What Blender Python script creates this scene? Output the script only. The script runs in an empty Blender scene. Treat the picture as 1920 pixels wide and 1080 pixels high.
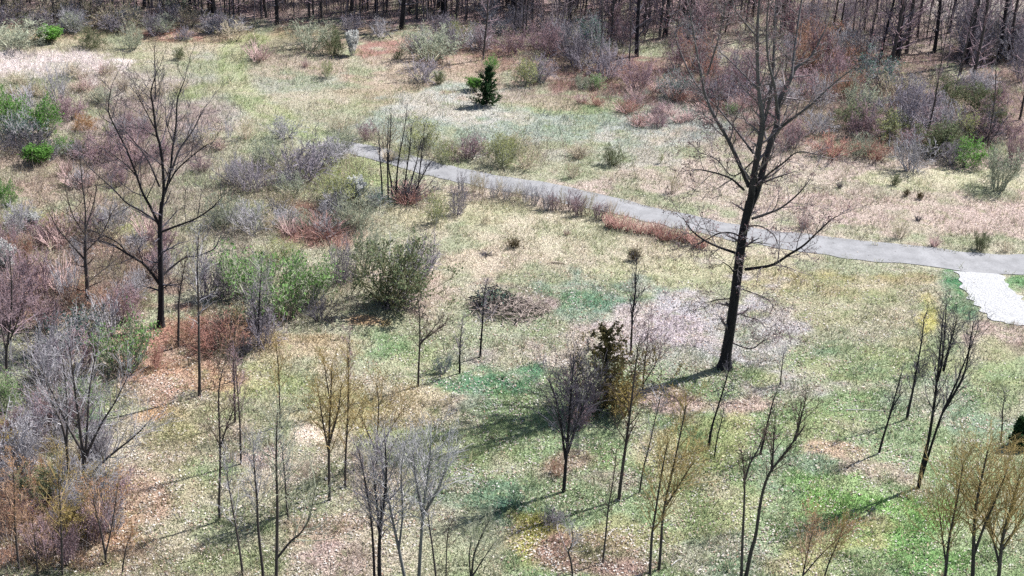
import bpy, math, random
import numpy as np
from mathutils import Vector, Matrix

# ------------------------------------------------------------------ camera
sc = bpy.context.scene
F = 2800.0                      # focal length in pixels of a 1920 px wide frame
CAMH = 43.0
PITCH = math.radians(25.0)
ROLL = math.radians(3.2)
fw = Vector((0, math.cos(PITCH), -math.sin(PITCH)))
u0 = Vector((0, math.sin(PITCH), math.cos(PITCH)))
r0v = Vector((1, 0, 0))
RT = r0v * math.cos(ROLL) + u0 * math.sin(ROLL)
UP = u0 * math.cos(ROLL) - r0v * math.sin(ROLL)
CAM = Vector((0, 0, CAMH))
cd = bpy.data.cameras.new("camera")
cam = bpy.data.objects.new("camera", cd)
sc.collection.objects.link(cam)
cd.sensor_width = 36
cd.lens = F / 1920 * 36
cd.clip_start = 1
cd.clip_end = 3000
M = Matrix((RT, UP, -fw)).transposed().to_4x4()
M.translation = CAM
cam.matrix_world = M
sc.camera = cam

# ------------------------------------------------------------------ light
SUN_EL = math.radians(50)
SUN_DIR = Vector((0.86, 0.58, 0)).normalized() * math.cos(SUN_EL) + Vector((0, 0, math.sin(SUN_EL)))
w = bpy.data.worlds.new("World")
sc.world = w
w.use_nodes = True
nt = w.node_tree
bg = nt.nodes["Background"]
sky = nt.nodes.new("ShaderNodeTexSky")
sky.sky_type = 'NISHITA'
sky.sun_disc = False
sky.sun_elevation = SUN_EL
sky.sun_rotation = math.atan2(SUN_DIR.x, SUN_DIR.y)
nt.links.new(sky.outputs[0], bg.inputs[0])
bg.inputs[1].default_value = 0.065
sl = bpy.data.lights.new("sun", 'SUN')
sl.energy = 5.0
sl.angle = math.radians(0.53)
sl.color = (1.0, 0.98, 0.955)
so = bpy.data.objects.new("sun", sl)
sc.collection.objects.link(so)
so.rotation_euler = SUN_DIR.to_track_quat('Z', 'Y').to_euler()
sc.view_settings.view_transform = 'Standard'
sc.view_settings.look = 'None'
sc.view_settings.exposure = 1.27
sc.view_settings.gamma = 1
sc.render.filter_size = 1.25
sc.cycles.use_denoising = False
sc.cycles.max_bounces = 5
sc.cycles.diffuse_bounces = 2
sc.cycles.transmission_bounces = 3
sc.cycles.glossy_bounces = 1

NR = np.random.default_rng(7)
COL = sc.collection

# ------------------------------------------------------------------ noise, terrain, projection
_lat = np.random.default_rng(3).random((256, 256))
def vnoise(x, y):
    x = np.asarray(x, float); y = np.asarray(y, float)
    xi = np.floor(x).astype(int); yi = np.floor(y).astype(int)
    fx = x - xi; fy = y - yi
    fx = fx * fx * (3 - 2 * fx); fy = fy * fy * (3 - 2 * fy)
    a = _lat[xi & 255, yi & 255]; b = _lat[(xi + 1) & 255, yi & 255]
    c = _lat[xi & 255, (yi + 1) & 255]; d = _lat[(xi + 1) & 255, (yi + 1) & 255]
    return (a * (1 - fx) + b * fx) * (1 - fy) + (c * (1 - fx) + d * fx) * fy
def fbm(x, y, o=3):
    s = 0; a = 0.5
    for i in range(o):
        s = s + a * vnoise(np.asarray(x) * 2 ** i + 17.3 * i, np.asarray(y) * 2 ** i + 5.1 * i); a *= 0.5
    return s / (1 - 0.5 ** o)
def terr(x, y):
    x = np.asarray(x, float); y = np.asarray(y, float)
    far = np.clip((y - 118) / 60, 0, 1)
    return 0.9 * (fbm(x / 31 + 9, y / 31 + 4, 2) - 0.5) + 0.25 * (vnoise(x / 6, y / 6) - 0.5) + 1.2 * far * far
def hz(x, y):
    return float(terr(x, y))
def ray(px, py):
    return fw + RT * ((px - 960) / F) + UP * ((540 - py) / F)
def ground(px, py):
    d = ray(px, py); z = 0.0
    for _ in range(6):
        t = (z - CAMH) / d.z
        p = CAM + d * t
        z = hz(p.x, p.y)
    return Vector((p.x, p.y, z))
def on_plane(px, py, y):
    d = ray(px, py)
    return CAM + d * ((y - CAM.y) / d.y)
def ppm(p):                      # pixels of the 1920 frame per metre at p
    return F / (p - CAM).dot(fw)
def project(x, y, z):
    v = np.stack([np.asarray(x, float), np.asarray(y, float), np.asarray(z, float) - CAMH], -1)
    dz = v @ np.array(fw)
    dz = np.where(dz < 1, 1, dz)
    return 960 + F * (v @ np.array(RT)) / dz, 540 - F * (v @ np.array(UP)) / dz

def lin(c, k=1.0):
    c = np.array(c, float) / 255
    return np.where(c <= 0.04045, c / 12.92, ((c + 0.055) / 1.055) ** 2.4) * k
KG = 0.68                        # picture value of a sunlit surface -> its albedo

# ------------------------------------------------------------------ materials
def mat(name, rgb, rough=0.9, noise=0.25, scale=3.0, obj_rand=0.15, trans=0.0, attr=False, isl=0.0, spec=0.2, stretch=None):
    m = bpy.data.materials.new(name)
    m.use_nodes = True
    t = m.node_tree; n = t.nodes; l = t.links
    p = n["Principled BSDF"]
    p.inputs["Roughness"].default_value = rough
    p.inputs["Specular IOR Level"].default_value = spec
    if attr:
        a = n.new("ShaderNodeAttribute"); a.attribute_name = "Col"; src = a.outputs["Color"]
    else:
        a = n.new("ShaderNodeRGB"); a.outputs[0].default_value = (*[float(v) for v in rgb], 1); src = a.outputs[0]
    val = None
    def mul(x, y):
        q = n.new("ShaderNodeMath"); q.operation = 'MULTIPLY'
        l.new(x, q.inputs[0]); l.new(y, q.inputs[1]); return q.outputs[0]
    def rng(s, lo, hi):
        q = n.new("ShaderNodeMapRange"); q.inputs[3].default_value = lo; q.inputs[4].default_value = hi
        l.new(s, q.inputs[0]); return q
    tc = n.new("ShaderNodeTexCoord")
    nz = n.new("ShaderNodeTexNoise"); nz.inputs["Scale"].default_value = scale; nz.inputs["Detail"].default_value = 4
    if stretch:
        mp = n.new("ShaderNodeMapping"); mp.inputs["Scale"].default_value = stretch
        l.new(tc.outputs["Object"], mp.inputs[0]); l.new(mp.outputs[0], nz.inputs["Vector"])
    else:
        l.new(tc.outputs["Object"], nz.inputs["Vector"])
    q = rng(nz.outputs[0], 1 - noise, 1 + noise); q.inputs[1].default_value = 0.3; q.inputs[2].default_value = 0.7
    val = q.outputs[0]
    if obj_rand:
        oi = n.new("ShaderNodeObjectInfo")
        val = mul(val, rng(oi.outputs["Random"], 1 - obj_rand, 1 + obj_rand).outputs[0])
    if isl:
        g = n.new("ShaderNodeNewGeometry")
        val = mul(val, rng(g.outputs["Random Per Island"], 1 - isl, 1 + isl).outputs[0])
    v = n.new("ShaderNodeVectorMath"); v.operation = 'SCALE'
    l.new(src, v.inputs[0]); l.new(val, v.inputs["Scale"])
    l.new(v.outputs[0], p.inputs["Base Color"])
    if trans:
        tr = n.new("ShaderNodeBsdfTranslucent"); l.new(v.outputs[0], tr.inputs[0])
        mx = n.new("ShaderNodeMixShader"); mx.inputs[0].default_value = trans
        l.new(p.outputs[0], mx.inputs[1]); l.new(tr.outputs[0], mx.inputs[2])
        l.new(mx.outputs[0], n["Material Output"].inputs[0])
    return m

# ------------------------------------------------------------------ mesh helpers
def link(name, me, m, parent=None):
    me.materials.append(m)
    o = bpy.data.objects.new(name, me)
    COL.objects.link(o)
    if parent: o.parent = parent
    return o
def raw_mesh(name, V, faces, col=None, smooth=False):
    """V (n,3); faces (m,k) int array, one k for all"""
    me = bpy.data.meshes.new(name)
    V = np.ascontiguousarray(V, np.float32); faces = np.ascontiguousarray(faces, np.int32)
    me.vertices.add(len(V)); me.vertices.foreach_set("co", V.ravel())
    m, k = faces.shape
    me.loops.add(m * k); me.loops.foreach_set("vertex_index", faces.ravel())
    me.polygons.add(m)
    me.polygons.foreach_set("loop_start", np.arange(0, m * k, k, dtype=np.int32))
    if smooth: me.polygons.foreach_set("use_smooth", np.ones(m, bool))
    if col is not None:
        a = me.attributes.new("Col", 'FLOAT_COLOR', 'POINT')
        c = np.ones((len(V), 4), np.float32); c[:, :3] = col
        a.data.foreach_set("color", c.ravel())
    me.update(calc_edges=True)
    return me
def prisms(segs, S=3):
    A = np.array(segs, float)
    p0, p1, ra, rb = A[:, 0:3], A[:, 3:6], A[:, 6], A[:, 7]
    d = p1 - p0
    L = np.linalg.norm(d, axis=1, keepdims=True); d = d / np.maximum(L, 1e-6)
    ref = np.where(np.abs(d[:, 2:3]) > 0.8, np.array([[1.0, 0, 0]]), np.array([[0, 0, 1.0]]))
    e = np.cross(d, ref); e /= np.linalg.norm(e, axis=1, keepdims=True)
    f = np.cross(d, e)
    N = len(A); V = np.zeros((N, 2, S, 3))
    for k in range(S):
        a = 2 * math.pi * k / S
        o = e * math.cos(a) + f * math.sin(a)
        V[:, 0, k] = p0 + o * ra[:, None]; V[:, 1, k] = p1 + o * rb[:, None]
    b = (np.arange(N) * 2 * S)[:, None]
    Fs = []
    for k in range(S):
        k2 = (k + 1) % S
        Fs.append(np.concatenate([b + k, b + k2, b + S + k2, b + S + k], 1))
    return V.reshape(-1, 3), np.concatenate(Fs, 0)
def tubes(polys, S=7):
    """polys: list of (pts list of Vector, radii)"""
    Vs, Fs, base = [], [], 0
    for pts, rad in polys:
        P = np.array([tuple(p) for p in pts]); n = len(P)
        T = np.gradient(P, axis=0); T /= np.maximum(np.linalg.norm(T, axis=1, keepdims=True), 1e-6)
        ref = np.where(np.abs(T[:, 2:3]) > 0.75, np.array([[1.0, 0, 0]]), np.array([[0, 0, 1.0]]))
        if np.mean(np.abs(T[:, 2])) > 0.6: ref = np.tile(np.array([[1.0, 0, 0]]), (n, 1))
        else: ref = np.tile(np.array([[0.05, 0.0, 1.0]]), (n, 1))
        e = np.cross(T, ref); e /= np.maximum(np.linalg.norm(e, axis=1, keepdims=True), 1e-6)
        f = np.cross(T, e); R = np.array(rad)[:, None]
        V = np.zeros((n, S, 3))
        for k in range(S):
            a = 2 * math.pi * k / S
            V[:, k] = P + (e * math.cos(a) + f * math.sin(a)) * R
        Vs.append(V.reshape(-1, 3))
        i = np.arange(n - 1)[:, None] * S + base
        for k in range(S):
            k2 = (k + 1) % S
            Fs.append(np.concatenate([i + k, i + k2, i + S + k2, i + S + k], 1))
        base += n * S
    return np.concatenate(Vs), np.concatenate(Fs)
def leaf_quads(P, size, rng, flat=0.0, var=0.5):
    P = np.asarray(P, float); n = len(P)
    a = rng.normal(size=(n, 3)); a /= np.linalg.norm(a, axis=1, keepdims=True)
    b = rng.normal(size=(n, 3))
    if flat:
        a[:, 2] *= (1 - flat); b[:, 2] *= (1 - flat)
        a /= np.linalg.norm(a, axis=1, keepdims=True)
    b -= a * np.sum(a * b, 1, keepdims=True); b /= np.maximum(np.linalg.norm(b, axis=1, keepdims=True), 1e-6)
    s = (size * (1 + var * (rng.random(n) * 2 - 1)))[:, None] * 0.5
    V = np.stack([P - a * s, P + b * s * 0.6, P + a * s, P - b * s * 0.6], 1).reshape(-1, 3)
    return V, np.arange(n * 4).reshape(-1, 4)
def catmull(pts, sub=4):
    P = [Vector(p) for p in pts]
    if len(P) < 3:
        n = sub * 2
        return [P[0].lerp(P[-1], i / n) for i in range(n + 1)]
    Q = [P[0] * 2 - P[1]] + P + [P[-1] * 2 - P[-2]]
    out = []
    for i in range(1, len(Q) - 2):
        a, b, c, d = Q[i - 1:i + 3]
        for k in range(sub):
            t = k / sub
            out.append(0.5 * ((2 * b) + (c - a) * t + (2 * a - 5 * b + 4 * c - d) * t * t + (3 * b - a - 3 * c + d) * t ** 3))
    out.append(P[-1])
    return out

# ------------------------------------------------------------------ growing twigs
Z = Vector((0, 0, 1))
def around(d, ang, az):
    ref = Vector((1, 0, 0)) if abs(d.z) > 0.9 else Z
    e = d.cross(ref).normalized(); f = d.cross(e)
    return (d * math.cos(ang) + (e * math.cos(az) + f * math.sin(az)) * math.sin(ang)).normalized()
class Cfg:
    def __init__(s, **k):
        s.steps = (4, 3, 2); s.n = (7, 4, 0); s.ratio = (0.45, 0.45, 0.4); s.ang = (0.7, 0.7, 0.7)
        s.up = 0.10; s.jit = 0.16; s.rmin = 0.006; s.maxl = 2; s.rk = 0.5; s.droop = 0
        s.__dict__.update(k)
def grow(S, ends, p, d, L, r, lvl, c, R):
    n = c.steps[lvl]; st = L / n
    for i in range(n):
        d = (d + Vector((R.gauss(0, c.jit), R.gauss(0, c.jit), R.gauss(0, c.jit) + c.up))).normalized()
        q = p + d * st
        ra = max(r * (1 - 0.8 * i / n), c.rmin); rb = max(r * (1 - 0.8 * (i + 1) / n), c.rmin * 0.8)
        S.append((p.x, p.y, p.z, q.x, q.y, q.z, ra, rb))
        if lvl < c.maxl:
            k = c.n[lvl] / n
            k = int(k) + (R.random() < k - int(k))
            for _ in range(k):
                tt = R.random()
                f = (i + tt) / n
                if f < 0.15: continue
                cd_ = around(d, c.ang[lvl] * R.uniform(0.6, 1.3), R.random() * 6.283)
                grow(S, ends, p.lerp(q, tt), cd_, L * c.ratio[lvl] * R.uniform(0.6, 1.3) * (1.15 - 0.6 * f), ra * c.rk, lvl + 1, c, R)
        elif R.random() < 0.6:
            ends.append(p.lerp(q, R.random()))
        p = q
    ends.append(p)

def empty(name, loc, label=None, cat=None, group=None):
    o = bpy.data.objects.new(name, None)
    o.empty_display_size = 0.3
    COL.objects.link(o); o.location = loc
    if label: o["label"] = label
    if cat: o["category"] = cat
    if group: o["group"] = group
    return o
def copy_thing(o, loc, rz=0, scale=(1, 1, 1), label=None, group=None):
    c = o.copy(); COL.objects.link(c)
    for ch in o.children:
        d = ch.copy(); COL.objects.link(d); d.parent = c
    c.location = loc; c.rotation_euler = (0, 0, rz); c.scale = scale
    if label: c["label"] = label
    if group: c["group"] = group
    elif "group" in c: del c["group"]
    return c
def structure(o): o["kind"] = "structure"; return o
def stuff(o): o["kind"] = "stuff"; return o

Z0 = Vector((0, 0, 1))
# ------------------------------------------------------------------ ground colours: real patches of turf, straw, leaves and soil
# (x, y, rx, ry, colour, strength) in photograph pixels at which each patch of ground lies
PATCH = [
 # far wood floor and edges
 (960, -30, 1500, 92, (186, 154, 146), 1), (1750, 60, 330, 95, (158, 134, 126), 1), (1840, 15, 140, 28, (205, 190, 180), 1),
 (560, 75, 260, 26, (176, 150, 128), .8), (300, 62, 300, 22, (170, 145, 110), .8), (700, 95, 90, 22, (176, 128, 112), .9), (330, 66, 70, 14, (185, 125, 105), .8),
 (880, 105, 150, 30, (178, 130, 114), .8), (1240, 170, 260, 55, (172, 132, 120), .95), (1480, 200, 240, 70, (166, 130, 124), .95),
 (1780, 190, 260, 80, (170, 140, 126), .9), (1100, 130, 120, 40, (150, 112, 98), .7), (1620, 270, 320, 30, (150, 125, 108), .6),
 # upper meadow
 (240, 100, 240, 24, (196, 184, 150), .8), (520, 160, 200, 70, (184, 180, 140), .8), (780, 160, 160, 45, (192, 168, 142), .85),
 (560, 120, 120, 30, (196, 168, 144), .6), (640, 190, 180, 30, (190, 178, 142), .6), (1010, 230, 300, 55, (176, 182, 146), .9), (860, 205, 120, 25, (206, 200, 186), .7),
 (1060, 200, 120, 18, (168, 180, 118), .7), (1000, 190, 90, 16, (190, 160, 140), .6), (1230, 250, 130, 26, (186, 184, 156), .6),
 (60, 130, 150, 32, (240, 224, 214), 1), (250, 165, 190, 26, (218, 204, 190), .85), (330, 200, 110, 50, (196, 180, 170), .6),
 # grassy track
 
 (545, 236, 60, 18, (186, 190, 140), .8), (605, 258, 55, 16, (184, 188, 140), .7), (400, 160, 40, 30, (186, 186, 140), .5),
 # left thicket floor
 (120, 330, 260, 60, (194, 166, 146), .75), (260, 280, 150, 90, (180, 156, 146), .7), (250, 400, 220, 70, (182, 158, 134), .6), (230, 440, 70, 28, (190, 184, 120), .8), (50, 415, 80, 20, (180, 178, 120), .7),
 (120, 520, 240, 90, (172, 138, 120), .85), (110, 560, 90, 40, (170, 124, 104), .6), (410, 380, 170, 70, (176, 170, 144), .6),
 (560, 380, 160, 40, (184, 184, 138), .7), (640, 330, 80, 26, (166, 178, 110), .7), (590, 430, 90, 40, (190, 132, 118), .8), (520, 470, 60, 20, (170, 184, 96), .6),
 (400, 620, 110, 42, (184, 122, 100), .8), (330, 660, 120, 50, (200, 150, 124), .8), (560, 560, 140, 60, (140, 130, 100), .6),
 # middle straw field
 (1020, 450, 300, 80, (208, 196, 164), .95), (840, 400, 150, 30, (206, 196, 156), .8), (1350, 490, 180, 40, (206, 192, 158), .8), (900, 490, 120, 40, (206, 186, 158), .7),
 (1300, 520, 220, 30, (190, 188, 142), .7), (800, 570, 90, 40, (196, 164, 152), .6),
 # beyond the path
 (1500, 350, 440, 70, (204, 184, 166), .95), (1750, 400, 260, 60, (204, 180, 164), .9), (1780, 340, 200, 16, (206, 202, 160), .85), (1300, 320, 90, 26, (206, 186, 166), .8), (1150, 290, 140, 26, (192, 188, 150), .6),
 # right lawn
 (1620, 570, 190, 70, (176, 172, 130), .95), (1560, 530, 160, 30, (188, 174, 130), .8), (1640, 520, 130, 12, (172, 156, 92), .6), (1600, 680, 180, 50, (164, 172, 112), .8), (1560, 660, 90, 26, (126, 156, 100), .7), (1620, 690, 90, 26, (118, 150, 104), .6),
 (1740, 590, 22, 50, (206, 196, 96), .8), (1890, 640, 90, 40, (198, 172, 158), .9), (1900, 660, 50, 16, (160, 132, 118), .7), (1840, 690, 90, 40, (176, 182, 128), .7),
 # speckled green in the centre
 (1090, 570, 220, 50, (152, 170, 128), .9), (1080, 560, 80, 24, (112, 156, 88), .7), (1130, 572, 70, 20, (106, 146, 88), .7), (1020, 610, 30, 40, (112, 158, 84), .7), (960, 620, 140, 50, (178, 180, 150), .7),
 (940, 550, 70, 34, (170, 150, 134), .8), (1000, 570, 50, 22, (198, 170, 164), .8),
 (900, 600, 100, 60, (170, 180, 136), .6), (720, 650, 90, 55, (156, 184, 108), .9), (800, 690, 90, 40, (178, 184, 126), .6), (880, 670, 60, 18, (186, 172, 166), .7),
 # leaf litter round the tall tree
 (1290, 630, 210, 80, (198, 190, 190), .9), (1420, 640, 110, 60, (190, 184, 180), .7), (1200, 640, 90, 60, (198, 180, 180), .7), (1480, 720, 110, 30, (190, 180, 176), .8), (1330, 760, 150, 18, (204, 172, 158), .85), (1230, 740, 70, 26, (200, 156, 148), .7), (1430, 712, 34, 16, (170, 178, 112), .7), (1060, 640, 90, 50, (200, 176, 168), .6),
 # foreground
 (930, 720, 130, 40, (98, 150, 84), .9), (900, 760, 80, 30, (136, 164, 112), .8), (1000, 800, 110, 60, (168, 180, 132), .7), (870, 850, 160, 80, (164, 176, 120), .7), (960, 900, 130, 30, (150, 168, 100), .7), (880, 930, 130, 26, (110, 144, 92), .7), (980, 975, 60, 26, (104, 146, 98), .7),
 (1000, 1020, 60, 50, (180, 168, 72), .8), (1100, 1040, 120, 40, (172, 132, 122), .85), (1180, 1000, 90, 30, (176, 166, 110), .6), (1070, 860, 70, 26, (194, 158, 140), .7), (1150, 900, 110, 24, (180, 160, 146), .6), (1140, 870, 50, 18, (160, 176, 96), .6),
 (780, 760, 90, 40, (214, 194, 156), .8), (845, 775, 28, 16, (224, 200, 184), .9), (590, 685, 26, 20, (250, 230, 196), 1), (590, 812, 46, 18, (246, 224, 200), 1), (680, 600, 50, 14, (210, 160, 116), .9), (728, 605, 20, 14, (206, 164, 100), .9), (560, 650, 130, 30, (196, 170, 124), .8),
 (300, 775, 50, 16, (198, 154, 104), .9), (420, 800, 110, 60, (182, 174, 128), .7), (520, 720, 90, 50, (178, 178, 112), .7), (640, 760, 70, 50, (186, 176, 108), .6), (340, 705, 90, 26, (200, 158, 124), .8), (270, 740, 60, 30, (196, 150, 126), .7),
 (340, 900, 90, 80, (190, 176, 138), .8), (400, 880, 60, 24, (140, 156, 90), .8), (250, 930, 80, 60, (202, 166, 140), .8), (330, 820, 70, 26, (184, 178, 118), .6), (300, 1030, 90, 50, (186, 178, 140), .8), (480, 980, 150, 70, (178, 176, 140), .8), (420, 1050, 120, 30, (164, 176, 122), .7), (590, 990, 90, 40, (196, 166, 142), .7), (640, 1050, 90, 40, (190, 160, 152), .7), (640, 900, 90, 40, (190, 168, 148), .7), (470, 840, 50, 50, (186, 158, 148), .7),
 (80, 900, 130, 60, (178, 130, 96), .8), (60, 1000, 120, 80, (188, 136, 104), .9), (180, 1030, 110, 60, (190, 150, 112), .8), (60, 760, 130, 70, (140, 150, 110), .7), (160, 760, 60, 50, (104, 152, 92), .7), (15, 700, 40, 50, (120, 164, 84), .7),
 (1300, 860, 120, 50, (184, 176, 112), .7), (1350, 800, 90, 30, (188, 182, 120), .7), (1330, 960, 110, 90, (176, 178, 124), .8), (1480, 880, 110, 40, (148, 170, 118), .7), (1370, 1040, 90, 40, (160, 174, 128), .7), (1570, 790, 130, 40, (170, 178, 122), .8), (1580, 840, 70, 18, (206, 170, 142), .8), (1650, 880, 80, 22, (196, 170, 150), .7), (1680, 900, 90, 26, (200, 174, 160), .7), (1680, 820, 110, 30, (160, 180, 110), .7),
 (1600, 920, 120, 26, (138, 168, 90), .7), (1660, 970, 150, 75, (146, 192, 78), .9), (1740, 1030, 100, 50, (140, 188, 84), .85), (1560, 1030, 110, 60, (188, 180, 118), .7), (1620, 1060, 60, 30, (150, 176, 110), .6), (1840, 780, 90, 60, (146, 166, 116), .7), (1880, 740, 70, 40, (170, 178, 120), .6), (1800, 860, 90, 40, (166, 174, 120), .6), (1700, 740, 120, 40, (160, 176, 124), .6),
 (1785, 545, 26, 48, (84, 142, 72), 1), (1812, 580, 24, 22, (96, 140, 84), .9), (1912, 530, 18, 14, (110, 160, 76), .9),
]
TRACKW = [[tuple(ground(*q).xy) for q in T_] for T_ in ([(480, 72), (440, 92), (434, 130), (446, 165), (480, 198), (540, 230), (600, 255), (655, 273)], [(446, 165), (400, 166), (352, 178)])]
def base_colour(x, y):
    x = np.asarray(x, float); y = np.asarray(y, float)
    px, py = project(x, y, terr(x, y))
    n1 = fbm(x / 5.5, y / 5.5, 3) - 0.5; n2 = fbm(x / 5.5 + 40, y / 5.5 + 80, 3) - 0.5
    c = np.tile(lin((182, 179, 156), KG), (len(x), 1))
    near = np.clip((py - 600) / 150, 0, 1)[:, None]; rt = np.clip((px - 700) / 300, 0, 1)[:, None]
    c = c * (1 - near) + (lin((188, 178, 158), KG) * (1 - rt) + lin((158, 174, 136), KG) * rt) * near
    g = fbm(x / 3.1 + 11, y / 3.1 + 60, 3)
    g2 = fbm(x / 1.5 + 31, y / 1.5 + 7, 2) - 0.5
    for (cx, cy, rx, ry, rgb, s) in PATCH:
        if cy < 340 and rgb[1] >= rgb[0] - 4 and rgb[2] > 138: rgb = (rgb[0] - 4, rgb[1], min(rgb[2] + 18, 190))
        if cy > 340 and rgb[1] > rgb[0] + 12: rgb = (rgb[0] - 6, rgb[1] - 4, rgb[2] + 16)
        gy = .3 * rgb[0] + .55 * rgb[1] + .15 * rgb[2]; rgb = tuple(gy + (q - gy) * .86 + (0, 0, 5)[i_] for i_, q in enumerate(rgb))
        ex = (px - cx) / rx; ey = (py - cy) / ry
        dd = np.sqrt(ex * ex + ey * ey) + 1.3 * n1 + 0.9 * (g - 0.5) + 1.1 * g2
        wgt = np.clip((1.14 - dd) / 0.30, 0, 1); wgt = wgt * wgt * (3 - 2 * wgt) * s
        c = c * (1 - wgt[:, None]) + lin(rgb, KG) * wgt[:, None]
    # two-wheel grassy track
    for tr in TRACKW:
        best = np.full(len(x), 1e9)
        for (ax, ay), (bx, by) in zip(tr[:-1], tr[1:]):
            ux, uy = bx - ax, by - ay; L2 = ux * ux + uy * uy
            tt = np.clip(((x - ax) * ux + (y - ay) * uy) / L2, 0, 1)
            best = np.minimum(best, np.hypot(x - ax - tt * ux, y - ay - tt * uy))
        best = best + 1.2 * g2
        wgt = (np.clip((2.1 - best) / .8, 0, 1) * .6)[:, None]
        c = c * (1 - wgt) + lin((192, 196, 152), KG) * wgt
        wgt = (np.clip(1 - np.abs(best - .95) / .45, 0, 1) * .55)[:, None]
        c = c * (1 - wgt) + lin((142, 160, 100), KG) * wgt
    # turf, moss and straw mottling
    gw = np.clip((g + .4 * g2 - 0.54) * 7, 0, 1)[:, None] * (0.25 + .2 * near)
    c = c * (1 - gw) + lin((126, 154, 100), KG) * gw
    h = fbm(x / 2.3 + 71, y / 2.3 + 33, 3)
    sw = np.clip((h - .4 * g2 - 0.55) * 7, 0, 1)[:, None] * 0.4
    c = c * (1 - sw) + lin((206, 192, 176), KG) * sw
    return c

xs = np.concatenate([np.linspace(-900, -110, 12), np.arange(-100, 100.01, 0.5), np.linspace(110, 900, 12)])
ys = np.concatenate([np.linspace(-300, 38, 8), np.arange(44, 240, 0.5), np.linspace(250, 1600, 14)])
GX, GY = np.meshgrid(xs, ys, indexing='ij')
gv = np.stack([GX, GY, terr(GX, GY)], -1).reshape(-1, 3)
ni, nj = len(xs), len(ys)
I = (np.arange(ni - 1)[:, None] * nj + np.arange(nj - 1)[None, :]).ravel()
gf = np.stack([I, I + nj, I + nj + 1, I + 1], 1)
gme = raw_mesh("ground", gv, gf, base_colour(gv[:, 0], gv[:, 1]), smooth=True)

gm = bpy.data.materials.new("turf_and_litter"); gm.use_nodes = True
t = gm.node_tree; n = t.nodes; l = t.links
p = n["Principled BSDF"]; p.inputs["Roughness"].default_value = 0.95; p.inputs["Specular IOR Level"].default_value = 0.1
at = n.new("ShaderNodeAttribute"); at.attribute_name = "Col"
tc = n.new("ShaderNodeTexCoord")
def gnoise(scale, det, rough, lo, hi, a, b):
    z = n.new("ShaderNodeTexNoise"); z.inputs["Scale"].default_value = scale; z.inputs["Detail"].default_value = det
    z.inputs["Roughness"].default_value = rough
    l.new(tc.outputs["Object"], z.inputs["Vector"])
    q = n.new("ShaderNodeMapRange"); q.inputs[1].default_value = lo; q.inputs[2].default_value = hi
    q.inputs[3].default_value = a; q.inputs[4].default_value = b
    l.new(z.outputs[0], q.inputs[0]); return q.outputs[0]
def gmix(f, a, col):
    mx = n.new("ShaderNodeMix"); mx.data_type = 'RGBA'
    l.new(f, mx.inputs[0]); l.new(a, mx.inputs[6]); mx.inputs[7].default_value = (*[float(v) for v in col], 1)
    return mx.outputs[2]
c1 = gmix(gnoise(0.9, 5, .65, .54, .66, 0, .45), at.outputs["Color"], lin((120, 142, 84), KG))
c2 = gmix(gnoise(1.7, 5, .7, .56, .68, 0, .5), c1, lin((206, 186, 160), KG))
c3 = gmix(gnoise(2.3, 4, .7, .58, .70, 0, .5), c2, lin((128, 104, 84), KG))
f1 = gnoise(4.5, 4, .75, .3, .7, .62, 1.30); f2 = gnoise(9.0, 2, .6, .3, .7, .7, 1.30)
mm = n.new("ShaderNodeMath"); mm.operation = 'MULTIPLY'; l.new(f1, mm.inputs[0]); l.new(f2, mm.inputs[1])
vs = n.new("ShaderNodeVectorMath"); vs.operation = 'SCALE'; l.new(c3, vs.inputs[0]); l.new(mm.outputs[0], vs.inputs["Scale"])
l.new(vs.outputs[0], p.inputs["Base Color"])
bp = n.new("ShaderNodeBump"); bp.inputs["Strength"].default_value = 0.9; bp.inputs["Distance"].default_value = 0.12
l.new(mm.outputs[0], bp.inputs["Height"]); l.new(bp.outputs[0], p.inputs["Normal"])
structure(link("ground", gme, gm))

# ------------------------------------------------------------------ path and gravel driveway
UPE = [(640, 263), (700, 274), (760, 289), (830, 308), (900, 323), (1000, 339), (1100, 358), (1200, 383), (1280, 401), (1400, 425), (1500, 438), (1613, 452), (1780, 469), (1920, 479), (2060, 488), (2250, 500)]
LOE = [(640, 284), (700, 301), (760, 318), (830, 336), (900, 350), (1000, 369), (1100, 391), (1200, 413), (1280, 431), (1400, 456), (1500, 472), (1613, 487), (1780, 506), (1920, 515), (2060, 526), (2250, 540)]
def flat_strip(name, A, B, m, lift, wob, cross=8):
    a = catmull([ground(*q) for q in A], 10); b = catmull([ground(*q) for q in B], 10)
    V = []; 
    for i, (pa, pb) in enumerate(zip(a, b)):
        wa = wob * (vnoise(i * .37, 3.3) - .5); wb = wob * (vnoise(i * .41, 9.1) - .5)
        d = (pb - pa).normalized()
        for k in range(cross + 1):
            q = (pa + d * wa).lerp(pb + d * wb, k / cross)
            V.append((q.x, q.y, hz(q.x, q.y) + lift + 0.02 * math.sin(math.pi * k / cross)))
    N = len(a); c = cross + 1
    I = (np.arange(N - 1)[:, None] * c + np.arange(cross)[None, :]).ravel()
    return structure(link(name, raw_mesh(name, V, np.stack([I, I + c, I + c + 1, I + 1], 1), smooth=True), m))
pm = mat("worn_pavement", (.192, .191, .197), noise=0.16, scale=0.9, obj_rand=0)
t = pm.node_tree; n = t.nodes; l = t.links
p = n["Principled BSDF"]; src = p.inputs["Base Color"].links[0].from_socket
tc = n.new("ShaderNodeTexCoord")
z = n.new("ShaderNodeTexNoise"); z.inputs["Scale"].default_value = 7; z.inputs["Detail"].default_value = 5; z.inputs["Roughness"].default_value = .8
l.new(tc.outputs["Object"], z.inputs["Vector"])
q = n.new("ShaderNodeMapRange"); q.inputs[1].default_value = .3; q.inputs[2].default_value = .7; q.inputs[3].default_value = .78; q.inputs[4].default_value = 1.18
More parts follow.
